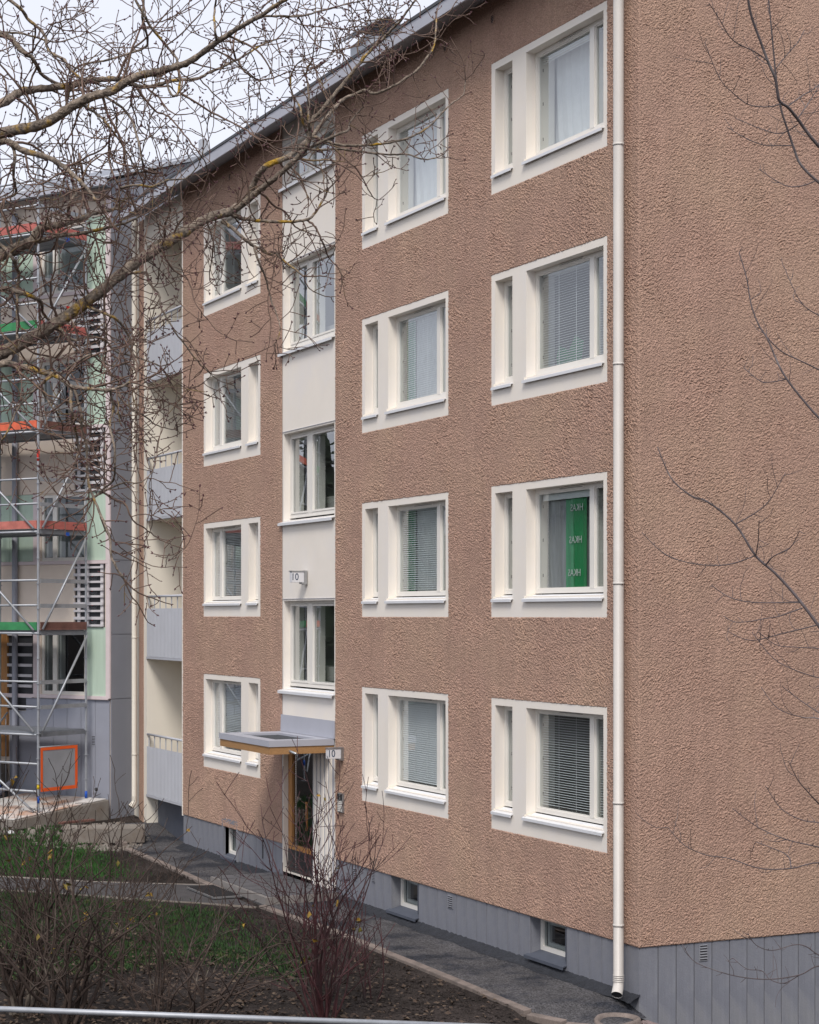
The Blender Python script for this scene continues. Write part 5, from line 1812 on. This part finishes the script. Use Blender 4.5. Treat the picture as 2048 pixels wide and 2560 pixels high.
# ---- slender tree in front of the gable
slim = [
    (11, 7, [(2260, 560), (2150, 440), (2090, 400), (2048, 366), (2017, 329), (1994, 297), (1971, 269), (1948, 250), (1939, 199), (1920, 153), (1901, 102), (1878, 37), (1868, -20)]),
    (9, 4, [(2260, 640), (2120, 510), (2048, 457), (2003, 413), (1985, 371), (1966, 315), (1952, 269), (1941, 199), (1935, 139), (1929, 74), (1921, -10)]),
    (4, 2, [(1920, 153), (1888, 130), (1832, 100), (1800, 50), (1772, 7)]),
    (4, 2, [(1955, 258), (1930, 266), (1906, 267), (1869, 260), (1832, 232), (1799, 195), (1762, 107)]),
    (3.5, 2, [(1980, 364), (1940, 364), (1906, 362), (1860, 343), (1818, 318)]),
    (3.5, 2, [(1994, 312), (1950, 334), (1897, 320), (1839, 295)]),
    (4, 2, [(2040, 452), (2008, 464), (1971, 466), (1934, 448), (1897, 422)]),
    (3.5, 2, [(1941, 170), (1975, 128), (1995, 105), (2011, 76)]),
    (4, 2, [(1971, 265), (2005, 240), (2035, 222), (2060, 200)]),
    (4, 2, [(1994, 297), (2020, 260), (2048, 215)]),
    (8, 3, [(2260, 1250), (2120, 1110), (2048, 1045), (2008, 1000), (1966, 946), (1943, 904), (1920, 849), (1897, 812), (1878, 761), (1867, 696), (1848, 631)]),
    (5, 3, [(2130, 970), (2048, 925), (2008, 905), (1952, 877), (1908, 832)]),
    (4, 2, [(2120, 830), (2048, 789), (2017, 770), (1994, 742), (1966, 682)]),
    (3.5, 2, [(1966, 948), (1930, 955), (1900, 952), (1860, 920)]),
    (12, 3, [(2260, 1830), (2150, 1700), (2100, 1640), (2045, 1562), (1990, 1490), (1939, 1434), (1889, 1389), (1839, 1312), (1772, 1256), (1728, 1239), (1678, 1195), (1644, 1117)]),
    (4, 2, [(1889, 1389), (1817, 1412), (1733, 1409), (1661, 1384), (1605, 1331)]),
    (4, 2, [(1836, 1312), (1895, 1278), (1928, 1245), (1964, 1181)]),
    (4, 2, [(2001, 1506), (1884, 1506), (1822, 1492), (1778, 1462)]),
    (4, 2, [(2006, 1520), (1950, 1540), (1923, 1545), (1845, 1556), (1809, 1540)]),
    (4, 2, [(2045, 1562), (1956, 1584), (1878, 1601), (1820, 1579)]),
    (4, 2, [(1915, 1412), (1935, 1390), (1975, 1370), (1999, 1328)]),
    (3.5, 2, [(1890, 1388), (1896, 1350), (1898, 1300)]),
    (3.5, 2, [(2130, 1720), (2048, 1695), (1990, 1676), (1934, 1646), (1881, 1582)]),
    (3.5, 2, [(2130, 1640), (2048, 1622), (1990, 1618), (1940, 1612), (1897, 1580)]),
    (4, 2, [(2140, 1830), (2048, 1797), (2006, 1793), (1945, 1771), (1903, 1718)]),
    (4, 2, [(2140, 1840), (2048, 1782), (2000, 1750), (1958, 1718)]),
    (5, 2, [(2260, 2230), (2140, 2180), (2048, 2157), (1978, 2171), (1900, 2171), (1823, 2146), (1767, 2138), (1711, 2113), (1670, 2068)]),
    (5, 2, [(2260, 2180), (2130, 2140), (2048, 2118), (1967, 2099), (1895, 2068), (1831, 2021)]),
    (4, 2, [(2140, 2080), (2048, 2057), (2012, 2052), (1956, 2024), (1914, 1965)]),
    (4, 2, [(2048, 2010), (2020, 1980), (1995, 1950), (1972, 1904)]),
    (4, 2, [(1978, 2171), (1970, 2140), (1930, 2120), (1890, 2105)]),
    (5, 2, [(2260, 2480), (2120, 2430), (2048, 2415), (2000, 2437), (1925, 2448), (1850, 2442), (1780, 2423), (1732, 2400), (1706, 2360)]),
    (4, 2, [(2120, 2420), (2048, 2388), (2015, 2366), (1985, 2362), (1930, 2376), (1890, 2362), (1870, 2333)]),
    (3, 2, [(2000, 2437), (1960, 2458), (1925, 2448), (1905, 2427), (1867, 2422), (1833, 2395)]),
]
SZ = 13.2
sap = empty('slender_tree', (at(2280, 1500, SZ).x, at(2280, 1500, SZ).y, 0.0))
tag(sap, 'slender bare tree with thin curving twigs in front of the brown gable wall', 'tree')
bpy.context.view_layer.update()
sb0 = at(2290, 1500, SZ)
MB().tube([Vector((sb0.x, sb0.y, -0.1)), Vector((sb0.x + 0.02, sb0.y, 2.0)), Vector((sb0.x - 0.03, sb0.y, 4.5)), Vector((sb0.x, sb0.y, 6.8)), Vector((sb0.x - 0.05, sb0.y, 9.0))], [0.075, 0.062, 0.05, 0.036, 0.015], 12).build('trunk', M['sapling_bark'], sap, smooth=True)
placed = []
W2 = Wood(23)
for wi, (wa, wb, pp) in enumerate(slim):
    pts2 = catmull([tuple(map(float, p)) for p in pp], 5)
    best = None
    for (qx, qy, qz) in placed:
        d = math.hypot(qx - pts2[0][0], qy - pts2[0][1])
        if best is None or d < best[0]: best = (d, qz)
    z0 = best[1] if (best and best[0] < 40) else (SZ if pp[0][0] > 2200 else SZ + lr_.uniform(-0.5, 0.6))
    dr_ = lr_.uniform(-0.5, 0.6)
    P, R = [], []
    for i, (x, y_) in enumerate(pts2):
        u_ = i / (len(pts2) - 1)
        z = z0 + dr_ * u_
        placed.append((x, y_, z))
        P.append(at(x, y_, z))
        R.append(max(0.0024, (wa + (wb - wa) * u_) * 0.42 * z / FPX))
    MB().tube(P, R, 7).build('branch', M['sapling_bark'], sap, smooth=True)
    run, nxt = 0, 0.06
    for i in range(1, len(P)):
        run += (P[i] - P[i - 1]).length
        if run > nxt:
            nxt = run + lr_.uniform(0.03, 0.08)
            t = (P[i] - P[i - 1]).normalized()
            sd = t.orthogonal()
            sd.rotate(Matrix.Rotation(lr_.uniform(0, 6.28), 3, t))
            ln = lr_.choice((0.02, 0.03, 0.04, 0.05, 0.09, 0.16, 0.28))
            W2.twig(P[i], t * 0.5 + sd + Vector((0, 0, 0.25)), ln, 0.0026, 0, up=0.3, wig=0.2, step=0.02, buds=False, sub=(0.05, 0.1), r_end=0.0014)
            W2.bud(P[i], t * 0.8 + sd, 0.010, 0.003)
w2 = W2.twigs.build('twigs', M['sapling_bark'], sap, smooth=True, recalc=False)
w2['kind'] = 'stuff'
b2 = W2.buds.build('buds', M['bud'], sap, recalc=False)
b2['kind'] = 'stuff'


# ---- shrubs
def shrub(base, height, nst, spread, m, label, seed, lvl=2, r0=0.011, up=0.35, leaves=0, sub=(0.16, 0.34), wig=0.16, lean=(0, 0), group=None):
    rr = random.Random(seed)
    base = Vector((base.x, base.y, gz(base.x, base.y)))
    root = empty('bare_shrub', base)
    tag(root, label, 'shrub', group)
    bpy.context.view_layer.update()
    lfm = MB()
    for i in range(nst):
        w = Wood(seed * 100 + i)
        a = rr.uniform(0, 6.28)
        r = rr.uniform(0, 0.16)
        p = base + Vector((math.cos(a) * r, math.sin(a) * r, -0.05))
        d = Vector((math.cos(a) * spread * rr.uniform(0.2, 1) + lean[0], math.sin(a) * spread * rr.uniform(0.2, 1) + lean[1], 1.0))
        pts = w.twig(p, d, height * rr.uniform(0.7, 1.12), r0 * rr.uniform(0.7, 1.15), lvl, up=up, wig=wig, step=0.10, buds=False, sub=sub, r_end=0.0034, spread=0.75)
        w.twigs.build('stem', m, root, smooth=True, recalc=False)
        if leaves and rr.random() < leaves:
            for _ in range(rr.choice((1, 2, 4))):
                q = Vector(rr.choice(w.twigs.v)) if rr.random() < 0.75 else pts[-1]
                if q.z < 0.7: continue
                for _k in range(rr.choice((1, 2, 3))):
                    sz = rr.uniform(0.025, 0.055)
                    dx = Vector((rr.gauss(0, 1), rr.gauss(0, 1), rr.gauss(-0.5, 0.6))).normalized()
                    dy = dx.orthogonal().normalized()
                    nn_ = dx.cross(dy) * sz * 0.35
                    q2 = q + Vector((rr.gauss(0, .02), rr.gauss(0, .02), rr.gauss(0, .02)))
                    lfm.add([q2, q2 + dx * sz * 0.8 + dy * sz * 0.55 + nn_, q2 + dx * sz * 1.9, q2 + dx * sz * 0.8 - dy * sz * 0.55 + nn_], [(0, 1, 2), (0, 2, 3)])
    if lfm.v:
        l = lfm.build('leaves', M['yellow_leaf'], root, recalc=False)
        l['kind'] = 'stuff'
    return root


shrub(ground_pt(812, 2545), 2.5, 19, 0.62, M['red_stem'], 'dark red stemmed dogwood shrub standing before the entrance and kerb', 2, lvl=3, r0=0.016, leaves=0.3, sub=(0.19, 0.38))
shrub(ground_pt(60, 2535), 2.55, 15, 0.4, M['grey_stem'], 'tall bare shrub with dense grey brown stems behind the pipe rail end', 3, lvl=2, r0=0.026, leaves=0.5, wig=0.24, sub=(0.17, 0.34))
shrub(ground_pt(165, 2560), 2.55, 12, 0.5, M['grey_stem'], 'forked grey brown shrub with a few withered leaves at its tips', 4, lvl=2, r0=0.027, leaves=0.6, wig=0.26, lean=(0.05, 0.12), sub=(0.17, 0.34))
shrub(ground_pt(395, 2555), 1.7, 11, 0.5, M['grey_stem'], 'low thin brown shrub between the forked shrub and the dogwood', 5, lvl=2, r0=0.015, leaves=0.3, wig=0.26)
shrub(ground_pt(500, 2565), 1.75, 10, 0.7, M['grey_stem'], 'small sprawling shrub with pale drooping twigs beside the dogwood', 6, lvl=2, r0=0.018, up=0.15, leaves=0.3, wig=0.28, lean=(0.25, 0.4))
shrub(ground_pt(300, 2470), 1.8, 6, 0.4, M['grey_stem'], 'sparse shrub with yellowed leaves standing at the edge of the worn lawn', 8, lvl=2, r0=0.014, leaves=0.9, wig=0.22)
shrub(ground_pt(930, 2500), 1.3, 5, 0.55, M['red_stem'], 'short purple brown shoots beside the large dogwood', 9, lvl=2, r0=0.011, leaves=0.0, wig=0.2)
